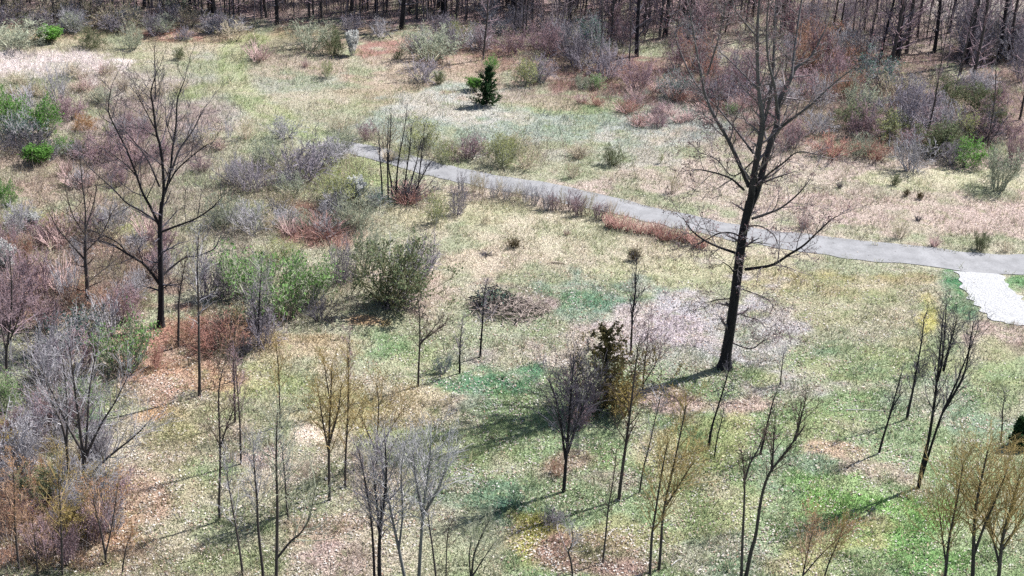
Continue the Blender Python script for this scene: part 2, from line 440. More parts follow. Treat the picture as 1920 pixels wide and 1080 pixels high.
l.new(z.outputs[0], q.inputs[0])
v = n.new("ShaderNodeVectorMath"); v.operation = 'SCALE'; l.new(src, v.inputs[0]); l.new(q.outputs[0], v.inputs["Scale"]); l.new(v.outputs[0], p.inputs["Base Color"])
flat_strip("path", UPE, LOE, pm, 0.035, 0.4)
wm = mat("white_gravel", (0.275, 0.275, 0.28), noise=0.45, scale=11, obj_rand=0)
flat_strip("gravel_driveway", [(1787, 509), (1800, 530), (1815, 556), (1835, 578), (1862, 600), (1905, 612)], [(1880, 515), (1892, 530), (1906, 549), (1925, 568), (1950, 590), (1985, 604)], wm, 0.045, 0.8, 6)

# ------------------------------------------------------------------ ground cover (uncountable): short turf blades, fallen leaves, tall dead straw
def sample_ground(N, margin=140, seed=1, pw=2.0):
    r = np.random.default_rng(seed)
    out = []
    tot = 0
    while tot < N:
        m = N * 3
        y = 52 + (205 - 52) * r.random(m); x = (r.random(m) * 2 - 1) * 85
        keep = r.random(m) < (52.0 / y) ** pw
        x, y = x[keep], y[keep]
        px, py = project(x, y, terr(x, y))
        k = (px > -margin) & (px < 1920 + margin) & (py > -30) & (py < 1080 + margin)
        out.append(np.stack([x[k], y[k]], 1)); tot += k.sum()
    P = np.concatenate(out)[:N]
    return P[:, 0], P[:, 1], r
_u = [np.array([q[0] for q in UPE]), np.array([q[1] for q in UPE]), np.array([q[1] for q in LOE])]
def on_path(px, py, pad=0):
    a = np.interp(px, _u[0], _u[1]) - pad; b = np.interp(px, _u[0], _u[2]) + pad
    drive = (py > 506) & (py < 606) & (px > 1787 + (py - 509) * 0.75) & (px < 1884 + (py - 515) * 0.9)
    return ((px > 640) & (py > a) & (py < b)) | drive
def in_ell(px, py, L):
    wgt = np.zeros(len(px))
    for (cx, cy, rx, ry, s) in L:
        d = ((px - cx) / rx) ** 2 + ((py - cy) / ry) ** 2
        wgt = np.maximum(wgt, s * np.clip(1.5 - d, 0, 1))
    return wgt
# turf blades
N = 420000
x, y, r = sample_ground(N, seed=11)
z = terr(x, y); px, py = project(x, y, z)
k = ~on_path(px, py, (vnoise(x * 1.3, y * 1.3) - .62) * 14); x, y, z, px, py = x[k], y[k], z[k], px[k], py[k]; N = len(x)
colr = base_colour(x, y)
tall = 0.09 + 0.16 * np.clip((fbm(x / 2.2, y / 2.2, 3) - .4) * 4, 0, 1) + .22 * np.clip((fbm(x / .8 + 5, y / .8, 2) - .6) * 6, 0, 1)
up_m = np.clip((520 - py) / 200, 0, 1)
hgt = tall * (0.6 + 0.8 * r.random(N)) * (1 + 0.6 * up_m)
az = r.random(N) * 6.283; leanv = r.normal(size=(N, 2)) * 0.55 * hgt[:, None]
wd = 0.016 + 0.02 * r.random(N)
B = np.stack([x, y, z - 0.01], 1); dx = np.stack([np.cos(az), np.sin(az), 0 * az], 1) * wd[:, None]
T = B + np.concatenate([leanv, hgt[:, None]], 1)
V = np.stack([B - dx, B + dx, T], 1).reshape(-1, 3)
br = (0.7 + 0.7 * r.random(N))[:, None]
mixw = r.random(N)[:, None]
green = lin((128, 156, 88), KG); straw = lin((220, 204, 172), KG)
cc = colr * br
cc = np.where(mixw < 0.16, 0.45 * colr + 0.55 * green, cc); cc = np.where(mixw > 0.84, 0.4 * colr + 0.6 * straw, cc)
bm_ = mat("turf_blades", (0, 0, 0), attr=True, noise=0.1, obj_rand=0, trans=0.3)
stuff(link("grass", raw_mesh("grass", V, np.arange(N * 3).reshape(-1, 3), np.repeat(cc, 3, 0)), bm_))
# fallen leaves
N = 300000
x, y, r = sample_ground(N, seed=12, pw=2.2)
z = terr(x, y); px, py = project(x, y, z)
LIT = [(1290, 640, 240, 100, 1), (1440, 690, 150, 80, .9), (1100, 580, 260, 70, .75), (950, 660, 200, 90, .7), (1500, 620, 200, 90, .5), (1600, 560, 200, 60, .35), (1650, 830, 300, 150, .55), (1000, 850, 250, 150, .5),
       (1300, 950, 250, 150, .45), (250, 950, 160, 160, .8), (80, 1000, 150, 150, .9), (340, 700, 150, 70, .8), (110, 540, 180, 90, .6), (450, 930, 200, 150, .5), (650, 950, 150, 150, .6), (750, 760, 200, 110, .4), (1100, 1040, 150, 60, .8), (400, 620, 120, 50, .8),
       (960, -40, 1500, 90, .8), (1750, 80, 320, 110, .7), (1480, 200, 300, 80, .5), (1600, 1000, 300, 110, .3)]
wl = 0.07 + in_ell(px, py, LIT)
cl = fbm(x / .9 + 3, y / .9 + 8, 3)
wl = wl * np.clip((cl - .36) * 4.5, .15, 1.5)
k = (r.random(N) < wl) & ~(on_path(px, py, 0) & (r.random(N) < .92)); x, y, z, px, py = x[k], y[k], z[k], px[k], py[k]; N = len(x)
P = np.stack([x, y, z + 0.03 + 0.06 * r.random(N)], 1)
V, Fq = leaf_quads(P, np.full(N, 0.12), r, flat=0.7)
pal = np.array([lin(c, KG) for c in [(220, 212, 206), (238, 234, 228), (206, 192, 184), (196, 166, 150), (150, 116, 102), (230, 216, 200)]])  # leaf colours; the near-white ones also carry painted sun glint
base_p = np.array([.26, .14, .24, .12, .08, .16]); ci = r.choice(6, N, p=base_p)
red = in_ell(px, py, [(400, 620, 130, 60, 1), (110, 540, 200, 100, .8), (60, 1000, 160, 150, .8), (330, 670, 130, 60, .7), (960, -40, 1500, 80, .8), (1480, 200, 300, 90, .6)])
ci = np.where(r.random(N) < red * .6, r.choice([2, 3, 4], N), ci)
lm = mat("fallen_leaf_litter", (0, 0, 0), attr=True, noise=0.1, obj_rand=0, trans=0.25)
stuff(link("leaf_litter", raw_mesh("leaf_litter", V, Fq, np.repeat(pal[ci] * (0.75 + 0.5 * r.random(N))[:, None], 4, 0)), lm))
# tall dead straw and weeds
N = 300000
x, y, r = sample_ground(N, seed=13, pw=1.2)
z = terr(x, y); px, py = project(x, y, z)
TALL = [(60, 130, 170, 36, 1), (260, 165, 200, 30, 1), (330, 200, 120, 50, .6), (150, 320, 260, 60, .45), (250, 400, 240, 70, .4), (120, 500, 240, 90, .5), (590, 430, 110, 45, .7), (1240, 180, 240, 50, .6), (1420, 230, 180, 50, .5),
        (1480, 120, 200, 100, .3), (900, 280, 180, 40, .35), (700, 250, 160, 30, .35), (560, 340, 140, 60, .4), (410, 360, 120, 80, .4), (1000, 385, 150, 14, .6), (1230, 440, 110, 16, .5), (480, 105, 60, 20, .6), (410, 630, 110, 40, .5), (60, 970, 140, 110, .3), (1720, 230, 250, 60, .3), (950, 100, 200, 40, .3)]
k = (r.random(N) < in_ell(px, py, TALL)) & ~on_path(px, py, 2); x, y, z, px, py = x[k], y[k], z[k], px[k], py[k]; N = len(x)
colr = base_colour(x, y)
hgt = 0.35 + 0.6 * r.random(N); az = r.random(N) * 6.283; wd = 0.012 + 0.014 * r.random(N)
leanv = r.normal(size=(N, 2)) * 0.42 * hgt[:, None]
B = np.stack([x, y, z - 0.01], 1); dx = np.stack([np.cos(az), np.sin(az), 0 * az], 1) * wd[:, None]
T = B + np.concatenate([leanv, hgt[:, None]], 1)
V = np.stack([B - dx, B + dx, T], 1).reshape(-1, 3)
cc = colr * (0.65 + 0.85 * r.random(N))[:, None]
stuff(link("dead_tall_grass", raw_mesh("dead_tall_grass", V, np.arange(N * 3).reshape(-1, 3), np.repeat(cc, 3, 0)), bm_))

# tangled dead canes and twigs between the shrubs: nobody could count them
N = 60000
x, y, r = sample_ground(N, seed=14, pw=1.0)
z = terr(x, y); px, py = project(x, y, z)
TANG = [(120, 520, 220, 110, 1), (250, 330, 200, 90, .55), (80, 700, 160, 120, 1), (60, 900, 170, 170, 1), (560, 350, 150, 60, .8), (540, 410, 170, 60, .7), (420, 540, 120, 90, .8), (560, 560, 140, 60, .8), (60, 250, 140, 80, .9), (180, 220, 130, 60, .5),
        (300, 20, 360, 40, .9), (760, 15, 320, 40, .55), (1100, 90, 180, 70, 1), (1280, 170, 150, 60, .9), (1470, 130, 230, 130, .9), (1720, 220, 260, 90, 1), (1880, 90, 90, 90, .8), (1660, 60, 120, 60, .5), (990, 380, 160, 12, .5), (900, 290, 190, 28, .35), (700, 250, 100, 24, .3), (420, 640, 90, 30, .8), (760, 370, 80, 22, .8)]
k = (r.random(N) < in_ell(px, py, TANG) * np.clip((fbm(x / 2.5 + 90, y / 2.5, 2) - .3) * 3, .1, 1)) & ~on_path(px, py, 3)
x, y, z, px, py = x[k], y[k], z[k], px[k], py[k]; N = len(x)
pal = np.array([lin(c, .8) for c in [(150, 142, 140), (128, 112, 108), (166, 142, 132), (176, 164, 146), (140, 118, 112), (112, 104, 104)]])
segs = []; cols = []
base = np.stack([x, y, z - .02], 1); cidx = r.choice(6, N)
for rep_ in range(3):
    d = np.stack([r.normal(size=N) * .55, r.normal(size=N) * .55, np.ones(N)], 1); d /= np.linalg.norm(d, axis=1, keepdims=True)
    L = (.35 + .55 * r.random(N) ** 1.5)[:, None]; p0 = base + r.normal(size=(N, 3)) * [.12, .12, 0]; rr0 = .011
    for q_ in range(3):
        p1 = p0 + d * L; segs.append(np.concatenate([p0, p1, np.full((N, 1), rr0), np.full((N, 1), rr0 * .75)], 1)); cols.append(pal[cidx] * (.7 + .6 * r.random(N))[:, None])
        d = d + r.normal(size=(N, 3)) * .42; d /= np.linalg.norm(d, axis=1, keepdims=True); p0 = p1; rr0 *= .75; L = L * .8
V, Fq = prisms(np.concatenate(segs), 3)
stuff(link("undergrowth", raw_mesh("undergrowth", V, Fq, np.repeat(np.concatenate(cols), 6, 0)), mat("dead_canes", (0, 0, 0), attr=True, noise=.2, obj_rand=0)))

# whips and thin poles filling the woods behind the counted trunks
Rw = random.Random(808); segs = []; cols = []
for (x0, x1, yt, cnt) in [(-80, 340, 44, 110), (330, 1010, 44, 230), (960, 1340, 84, 150), (1330, 1620, 70, 70), (1600, 1990, 130, 150)]:
    for i in range(cnt):
        px_ = Rw.uniform(x0, x1); py_ = yt - (yt + 6) * Rw.random() ** .7
        b = ground(px_, py_); H = Rw.uniform(4, 10); rr0 = Rw.uniform(.03, .075); d = Vector((Rw.gauss(0, .07), Rw.gauss(0, .07), 1)).normalized(); q0 = b - Z0 * .1
        cc = lin(Rw.choice([(92, 84, 90), (110, 98, 104), (128, 114, 118), (150, 136, 136)]), .95)
        for k in range(6):
            d = (d + Vector((Rw.gauss(0, .07), Rw.gauss(0, .07), .05))).normalized(); q1 = q0 + d * H / 6
            segs.append((*q0, *q1, rr0 * (1 - k / 7), rr0 * (1 - (k + 1) / 7))); cols.append(cc)
            for _ in range(3 if k else 1):
                a = Rw.random() * 6.283; e = Vector((math.cos(a), math.sin(a), Rw.uniform(.2, 1.2))).normalized(); L = Rw.uniform(.5, 1.6); m0 = q0.lerp(q1, Rw.random()); m1 = m0 + e * L; m2 = m1 + (e + Vector((Rw.gauss(0, .4), Rw.gauss(0, .4), .3))).normalized() * L * .8
                segs.append((*m0, *m1, .02, .014)); segs.append((*m1, *m2, .014, .009)); cols += [cc, cc]
            q0 = q1
V, Fq = prisms(segs, 3)
stuff(link("woods_understory", raw_mesh("woods_understory", V, Fq, np.repeat(np.array(cols), 6, 0)), mat("thin_grey_poles", (0, 0, 0), attr=True, noise=.25, obj_rand=0)))

# ------------------------------------------------------------------ bark and twig materials
def tw(name, rgb, **k): return mat(name, lin(rgb, .86), noise=.3, scale=1.5, obj_rand=.12, **k)
BARKT = None
BARK = mat("dark_furrowed_bark", (0.021, 0.019, 0.022), noise=0.45, scale=5, stretch=(2, 2, .4))
BARK2 = mat("grey_brown_bark", (0.065, 0.055, 0.052), noise=0.4, scale=5, stretch=(2, 2, .5))
BARKP = mat("pale_grey_bark", (0.13, 0.13, 0.13), noise=0.35, scale=4, stretch=(2, 2, .5))
TW = dict(
 dark=tw("dark_twigs", (86, 82, 90)), brown=tw("brown_twigs", (96, 82, 76)), grey=tw("grey_twigs", (172, 168, 172)), pale=tw("pale_grey_twigs", (172, 170, 172)),
 violet=tw("violet_grey_twigs", (150, 142, 150)), purple=tw("purple_brown_twigs", (160, 138, 144)), tan=tw("tan_twigs", (192, 178, 158)), rose=tw("rosy_straw_stems", (200, 172, 168)),
 sage=tw("sage_grey_twigs", (166, 168, 148)), gold=tw("golden_olive_twigs", (160, 140, 96)), rust=tw("rust_twigs", (178, 148, 126)), red=tw("red_stems", (186, 146, 138)), olive=tw("olive_twigs", (120, 118, 90)), redbr=tw("reddish_brown_stems", (164, 122, 112)))
def lf(name, rgb): return mat(name, lin(rgb, .6), noise=.25, scale=2, obj_rand=.15, trans=.4, isl=.4)
LF = dict(
 sage=lf("sage_leaves", (172, 182, 158)), green=lf("fresh_green_leaves", (136, 172, 106)), bright=lf("bright_green_leaves", (122, 174, 82)), teal=lf("blue_green_leaves", (112, 142, 128)),
 yg=lf("yellow_green_buds", (184, 188, 126)), gold=lf("golden_buds", (188, 168, 106)), rust=lf("rust_dead_leaves", (186, 136, 118)), white=lf("white_blossom", (244, 244, 240)),
 dark=lf("dark_green_needles", (62, 92, 56)), cedar=lf("olive_brown_needles", (142, 130, 88)), brown=lf("brown_green_needles", (100, 88, 52)), pink=lf("rosy_buds", (184, 150, 150)), dksage=lf("dull_green_leaves", (126, 138, 104)), redbr=lf("clinging_red_brown_leaves", (150, 112, 118)), orange=lf("orange_buds", (190, 146, 96)))

# ------------------------------------------------------------------ shrubs
def shrub_mesh(seed, stems, shape, leaf, lsize, leafper, dens=1.0):
    """unit shrub 2 m high, about 2 m wide. shape: 'dome' | 'upright' | 'tuft'"""
    R = random.Random(seed); S = []; E = []
    c = Cfg(steps=(4, 2, 2), n=(7 * dens, 4.6 * dens, 0), ratio=(.42, .5, .4), ang=(.75, .75, .7), up=.06, jit=.17, rmin=.0085, rk=.55)
    if shape == 'tuft': c = Cfg(steps=(3, 2, 2), n=(1.5, 0, 0), ratio=(.4, .4, .4), ang=(.4, .5, .5), up=.04, jit=.1, rmin=.009, maxl=1)
    if shape == 'upright': c = Cfg(steps=(4, 2, 2), n=(6.5 * dens, 4 * dens, 0), ratio=(.36, .5, .4), ang=(.55, .6, .6), up=.12, jit=.11, rmin=.008)
    for i in range(stems):
        a = R.random() * 6.283; rr = .32 * math.sqrt(R.random())
        tilt = {'dome': R.uniform(.05, 1.05), 'upright': R.uniform(.0, .45), 'tuft': R.uniform(.0, .7)}[shape]
        a2 = a + R.gauss(0, .5)
        d = Vector((math.sin(tilt) * math.cos(a2), math.sin(tilt) * math.sin(a2), math.cos(tilt)))
        L = R.uniform(1.15, 1.75) if shape != 'tuft' else R.uniform(.9, 2.0)
        grow(S, E, Vector((rr * math.cos(a), rr * math.sin(a), -.05)), d, L, R.uniform(.018, .032), 0, c, R)
    A = np.array(S); A[:, 2] = np.maximum(A[:, 2], -.05); A[:, 5] = np.maximum(A[:, 5], .0)
    V, Fc = prisms(A, 3)
    sm = raw_mesh("stems", V, Fc)
    lmesh = None
    if leaf:
        r = np.random.default_rng(seed)
        P = np.array([tuple(e) for e in E])
        P = np.repeat(P, leafper, 0) + r.normal(size=(len(P) * leafper, 3)) * .07
        P[:, 2] = np.maximum(P[:, 2], .03)
        V, Fc = leaf_quads(P, np.full(len(P), lsize), r)
        lmesh = raw_mesh("leaves", V, Fc)
    ext = np.abs(np.array(S)[:, 3:5]); hx = np.percentile(ext, 98); hzz = np.percentile(np.array(S)[:, 5], 99)
    return sm, lmesh, hx * 2, hzz
_mc = {}
# kind: stems, shape, twig material, leaf material, leaf size, leaves per twig end, density, words
KIND = dict(
 sage=(24, 'dome', 'sage', 'sage', .06, 1, 1.0, "sage green twiggy shrub", .5), sagedk=(26, 'dome', 'olive', 'dksage', .07, 2, 1.0, "dull green budding shrub"),
 grey=(24, 'dome', 'grey', None, 0, 0, 1.15, "bare grey shrub"), violet=(24, 'dome', 'violet', None, 0, 0, 1.15, "bare violet grey shrub"),
 purple=(24, 'dome', 'purple', 'pink', .05, 1, 1.05, "purplish brown twiggy shrub"), tan=(20, 'dome', 'tan', 'yg', .045, 1, .8, "straw coloured twiggy shrub"),
 rose=(60, 'tuft', 'rose', None, 0, 0, 1, "clump of rosy dead stalks"), straw=(60, 'tuft', 'tan', None, 0, 0, 1, "tuft of pale dry stalks"),
 yg=(20, 'dome', 'sage', 'yg', .07, 2, .9, "yellow green budding shrub"), green=(26, 'dome', 'sage', 'green', .085, 1, 1.0, "fresh green leafy shrub"),
 bright=(26, 'dome', 'sage', 'bright', .085, 2, 1.0, "bright green leafy shrub"), teal=(24, 'dome', 'grey', 'teal', .08, 1, 1.0, "dark blue green shrub"),
 rust=(22, 'dome', 'rust', 'rust', .07, 1, .8, "rust brown shrub with dead leaves"), red=(70, 'tuft', 'red', None, 0, 0, 1, "thicket of red stems"), redbr=(30, 'dome', 'redbr', 'rust', .05, 1, .7, "reddish brown bramble"),
 white=(20, 'upright', 'grey', 'white', .13, 5, .9, "white blossoming shrub"), darkgrey=(24, 'dome', 'dark', None, 0, 0, 1.1, "dark bare shrub"), upg=(18, 'upright', 'grey', None, 0, 0, 1, "upright bare grey shrub"),
 uprose=(20, 'upright', 'purple', 'pink', .045, 1, 1, "upright rosy twigged shrub"), orange=(20, 'dome', 'rust', 'orange', .07, 3, .9, "orange budding shrub"), gold=(20, 'upright', 'gold', 'gold', .06, 2, 1, "golden budding shrub"),
 lime=(22, 'upright', 'olive', 'bright', .10, 4, 1.0, "vivid green leafy shrub"),
 junip=(30, 'dome', 'brown', 'brown', .07, 3, 1.0, "dark brown green juniper seedling"),
 stub=(80, 'tuft', 'dark', None, 0, 0, 1, "small dark brown stubby tuft"))
PROTO = {}
def place_shrub(px, py, wpx, hpx, kind, label, group=None, name=None, pos=None):
    k = KIND[kind]
    b = ground(px, py) if pos is None else pos
    R = random.Random(int(abs(b.x) * 1000) * 31 + int(b.y * 1000))
    var = (int(b.x * 7.1) + int(b.y * 3.3)) % 2
    key = (kind, var)
    if key not in PROTO:
        sig = (k[0], k[1], k[3] is not None, k[4], k[5], k[6], var)
        if sig not in _mc:
            _mc[sig] = shrub_mesh(len(_mc) * 13 + 5, k[0], k[1], k[3] is not None, k[4], k[5], k[6])
        sm, lm_, w_, h_ = _mc[sig]
        PROTO[key] = (sm, lm_, w_, h_)
    sm, lm_, w_, h_ = PROTO[key]
    s = ppm(b)
    sx = wpx / s / w_; sz = hpx / s / (h_ * math.cos(PITCH) + .35 * w_ * sx / max(hpx / s / h_, .2) * 0.25)
    nm = name or {'rose': 'dead_stalk_clump', 'straw': 'dry_grass_tuft', 'white': 'flowering_shrub', 'red': 'red_stem_thicket', 'redbr': 'bramble', 'stub': 'dry_grass_tuft', 'junip': 'juniper_seedling'}.get(kind, 'shrub')
    cat = {'dead_stalk_clump': 'dead stalks', 'dry_grass_tuft': 'grass tuft', 'bramble': 'bramble', 'whip_sapling': 'sapling'}.get(nm, 'shrub')
    o = empty(nm, (b.x, b.y, b.z), label, cat, group)
    mk = (key, 'm')
    if mk not in PROTO:
        me = sm.copy(); me.materials.append(TW[k[2]]); lv = None
        if lm_ is not None: lv = lm_.copy(); lv.materials.append(LF[k[3]])
        PROTO[mk] = (me, lv)
    me, lv = PROTO[mk]
    a = bpy.data.objects.new("stems", me); COL.objects.link(a); a.parent = o
    if lv is not None:
        a = bpy.data.objects.new("blossom" if kind == 'white' else "leaves", lv); COL.objects.link(a); a.parent = o
    o.rotation_euler = (0, 0, R.random() * 6.283)
    o.scale = (sx, sx, sz)
    return o


# ------------------------------------------------------------------ trees
def build_tree(name, label, cat, base, polys, segs, ends, bark, twigm, leaf=None, lsize=.08, leafper=1, seed=0, group=None, S=8, spread=.06, leafname="leaves"):
    o = empty(name, base, label, cat, group)
    V, Fc = tubes(polys, S); link("trunk", raw_mesh("trunk", V, Fc, smooth=True), bark, o)
    if segs:
        V, Fc = prisms(segs, 3); link("crown", raw_mesh("crown", V, Fc), twigm, o)
    if leaf and ends:
        r = np.random.default_rng(seed + 1)
        P = np.array([tuple(e) for e in ends])
        if leafper < 1: P = P[r.random(len(P)) < leafper]
        else: P = np.repeat(P, int(leafper), 0)
        P = P + r.normal(size=P.shape) * spread
        V, Fc = leaf_quads(P, np.full(len(P), lsize), r)
        link(leafname, raw_mesh(leafname, V, Fc), leaf, o)
    return o
def px_poly(pts, b, yoff=0.0, sub=4):
    """points of the photograph on the upright plane through the tree's foot, drifting yoff metres in depth"""
    n = len(pts); out = []
    for i, (x, y) in enumerate(pts):
        q = on_plane(x, y, b.y + yoff * i / max(n - 1, 1)); out.append(q - b)
    return catmull(out, sub)
def taper(n, ra, rb, pw=.8): return [rb + (ra - rb) * (1 - i / (n - 1)) ** pw for i in range(n)]
def spawn(polyl, rad, S, E, start, nb, L, c, R, ang=.75, prof=None, az0=0, end=1.0, r1=0):
    n = len(polyl); az = az0
    for k in range(nb):
        t = start + (end - start) * (k + R.random()) / nb
        f = t * (n - 1); i = min(int(f), n - 2); q = polyl[i].lerp(polyl[i + 1], f - i)
        d = (polyl[i + 1] - polyl[i]).normalized(); az += 2.4 + R.gauss(0, .4)
        pr = prof(t) if prof else (1.05 - .75 * t)
        grow(S, E, q, around(d, ang * R.uniform(.75, 1.25), az), L * pr * R.uniform(.7, 1.25), max(rad[i] * .5, c.rmin * 1.3, r1), 0, c, R)


# ------------------------------------------------------------------ the two big trees, limbs traced at their real distance
def hero(name, label, base_px, trunk, widths, limbs, bark, twigm, cfg, L, leaf, leafper, lsize, seed, nb_per_m, extra_top=None):
    b = ground(*base_px); s = ppm(b); R = random.Random(seed)
    polys, S, E = [], [], []
    tp = px_poly(trunk, b, 0, 5); n = len(tp); tp[0] = tp[0] - Z * .3
    tr = list(np.interp(np.linspace(0, 1, n), np.linspace(0, 1, len(widths)), [x_ / 2 / s for x_ in widths]))
    tr[0] *= 1.7; tr[1] *= 1.22; tr[2] *= 1.06; polys.append((tp, tr))
    for (pts, wa, wb, yoff) in limbs:
        q = px_poly(pts, b, 0, 5)
        m = len(q)
        q = []
        for i, pnt in enumerate(catmull([Vector((x_, y_, 0)) for x_, y_ in pts], 5)):
            f = i / (m - 1)
            q.append(on_plane(pnt.x, pnt.y, b.y + yoff * f) - b)
        rr = taper(m, .88 * wa / 2 / s, max(.8 * wb / 2 / s, .012))
        polys.append((q, rr))
        ln = sum((q[i + 1] - q[i]).length for i in range(m - 1))
        spawn(q, rr, S, E, .18, max(int(ln * nb_per_m), 3), L, cfg, R, .8, lambda t: .55 + .6 * math.sin(math.pi * min(t + .15, 1)) , R.random() * 6, 1.0, .026)
        grow(S, E, q[-1], (q[-1] - q[-2]).normalized(), L * .9, rr[-1], 0, cfg, R)
    spawn(tp, tr, S, E, .3, 11, L * .6, cfg, R, 1.15, lambda t: 1, 0, .98)
    return build_tree(name, label, "tree", b, polys, S, E, bark, twigm, leaf, lsize, leafper, seed, spread=.08, leafname="leaves", S=9)

A_LIMBS = [
 ([(1403, 398), (1409, 365), (1412, 340), (1423, 277), (1430, 233), (1427, 200), (1422, 160), (1420, 67), (1424, 0), (1430, -60)], 16, 2.5, -1.5),
 ([(1427, 240), (1437, 213), (1447, 160), (1452, 67), (1455, 0), (1462, -55)], 8, 2, 1.5),
 ([(1399, 408), (1408, 385), (1422, 350), (1440, 283), (1457, 233), (1460, 193), (1480, 153), (1493, 127), (1520, 107), (1545, 60)], 17, 2.5, 1.0),
 ([(1458, 210), (1452, 160), (1440, 110), (1438, 40), (1446, -30)], 7, 2, -2.5),
 ([(1484, 148), (1490, 90), (1500, 20), (1512, -40)], 6, 2, 2.5),
 ([(1460, 242), (1493, 217), (1520, 197), (1563, 157), (1600, 128)], 6, 1.6, -1.8),
 ([(1404, 350), (1380, 293), (1360, 253), (1340, 220), (1323, 180), (1313, 133), (1300, 60), (1292, 10)], 9, 2, -1.0),
 ([(1323, 180), (1300, 150), (1275, 95), (1262, 50)], 4, 1.5, 1.5),
 ([(1326, 140), (1345, 80), (1352, 50), (1362, 0)], 4, 1.5, -2.5),
 ([(1413, 288), (1390, 257), (1363, 223), (1333, 190), (1290, 165)], 5, 1.5, 2.4),
 ([(1421, 165), (1400, 145), (1365, 110), (1340, 90)], 4, 1.5, 2.6),
 ([(1420, 70), (1395, 40), (1375, 10), (1370, -40)], 4, 1.5, -2.0),
 ([(1395, 356), (1367, 333), (1323, 320), (1300, 318)], 5, 1.5, -2.0),
 ([(1424, 345), (1440, 327), (1467, 307), (1497, 285), (1540, 292)], 5, 1.4, -2.2),
 ([(1410, 410), (1440, 400), (1467, 388), (1497, 363), (1520, 335)], 6, 1.5, 2.0),
 ([(1397, 505), (1420, 502), (1450, 496), (1480, 477), (1507, 460), (1530, 438), (1557, 413), (1575, 403)], 7, 1.5, -2.5),
 ([(1384, 476), (1347, 463), (1320, 450), (1297, 432), (1280, 407)], 6, 1.5, -1.5),
 ([(1390, 445), (1373, 437), (1347, 438), (1310, 458), (1290, 470)], 4, 1.3, 1.5),
 ([(1395, 425), (1425, 424), (1450, 440), (1460, 460)], 3, 1.2, -1.2),
 ([(1392, 462), (1415, 455), (1445, 458)], 3, 1.2, 1.2),
 ([(1378, 514), (1368, 500), (1353, 490)], 3.5, 1.2, -.8),
 ([(1372, 560), (1345, 562), (1325, 568)], 3, 1.2, -.8),
 ([(1386, 540), (1408, 548), (1440, 562), (1455, 585)], 3, 1.2, -1.2),
 ([(1378, 585), (1405, 595), (1425, 602), (1440, 622)], 2.6, 1.1, 1.2),
 ([(1370, 642), (1407, 654), (1430, 640), (1445, 632)], 3, 1.2, -1.2),
 ([(1415, 300), (1375, 330), (1345, 300), (1310, 285)], 3, 1.2, 2.0),
]
BARKA = mat("dark_bark_sunlight_painted_aloft", (0.021, 0.019, 0.022), noise=0.45, scale=5, stretch=(2, 2, .4))  # sunlit look of the upper limbs put into the bark colour, paler with height
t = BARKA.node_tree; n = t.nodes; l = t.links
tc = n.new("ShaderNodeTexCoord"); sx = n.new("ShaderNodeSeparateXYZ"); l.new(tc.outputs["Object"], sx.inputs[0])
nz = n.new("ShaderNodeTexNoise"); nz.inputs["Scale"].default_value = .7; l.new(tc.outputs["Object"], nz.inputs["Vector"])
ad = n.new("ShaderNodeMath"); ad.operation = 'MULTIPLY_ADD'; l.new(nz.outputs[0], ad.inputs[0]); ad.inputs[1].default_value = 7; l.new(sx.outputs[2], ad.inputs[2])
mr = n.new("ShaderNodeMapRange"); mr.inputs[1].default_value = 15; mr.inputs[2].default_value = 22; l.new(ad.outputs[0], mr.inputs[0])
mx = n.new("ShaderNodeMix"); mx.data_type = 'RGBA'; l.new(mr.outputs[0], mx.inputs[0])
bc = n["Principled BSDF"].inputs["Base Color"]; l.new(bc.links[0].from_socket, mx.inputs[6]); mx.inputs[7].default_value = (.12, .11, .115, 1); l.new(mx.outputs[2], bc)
CA = Cfg(steps=(5, 3, 2), n=(6, 3.6, 0), ratio=(.45, .5, .4), ang=(.75, .8, .7), up=.05, jit=.17, rmin=.0115)
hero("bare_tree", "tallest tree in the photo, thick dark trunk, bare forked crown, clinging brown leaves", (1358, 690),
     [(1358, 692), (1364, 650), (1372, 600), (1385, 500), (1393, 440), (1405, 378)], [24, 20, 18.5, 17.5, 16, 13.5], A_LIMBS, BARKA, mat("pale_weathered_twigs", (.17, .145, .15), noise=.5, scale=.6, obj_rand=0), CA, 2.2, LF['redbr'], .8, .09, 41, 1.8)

B_LIMBS = [
 ([(302, 392), (307, 353), (302, 283), (293, 247), (287, 200), (283, 173), (290, 147)], 7, 2, -1.0),
 ([(305, 372), (313, 350), (320, 317), (323, 283), (330, 233), (333, 187), (347, 147)], 6, 1.8, 1.5),
 ([(314, 348), (333, 317), (367, 287), (390, 270)], 4, 1.5, -2.0), ([(322, 320), (337, 280), (360, 247), (382, 205)], 4.5, 1.5, 2.5),
 ([(298, 422), (283, 390), (267, 360), (253, 320), (237, 280), (217, 240), (203, 207), (208, 167)], 6, 1.6, -1.5),
 ([(297, 418), (267, 397), (237, 380), (215, 357), (193, 337), (170, 317)], 4.5, 1.3, 2.5),
 ([(299, 350), (277, 300), (253, 267), (228, 238)], 4, 1.4, 2.2),
 ([(298, 532), (283, 510), (267, 493), (240, 477), (213, 460), (187, 452), (167, 454)], 6.5, 1.4, -2.5), ([(240, 477), (220, 455), (190, 440), (165, 430)], 3, 1.2, -3),
 ([(305, 434), (333, 423), (367, 410), (397, 390), (415, 370)], 5, 1.3, -2.0), ([(303, 518), (320, 503), (347, 483), (370, 480), (400, 467), (411, 448)], 5, 1.3, 2.4),
 ([(304, 542), (314, 535), (323, 530)], 3, 1.4, -.5), ([(256, 330), (238, 310), (205, 285)], 3, 1.2, -2.5), ([(290, 240), (272, 205), (258, 180)], 2.6, 1.1, -2.0), ([(326, 270), (312, 230), (310, 195)], 2.6, 1.1, 2.0),
]
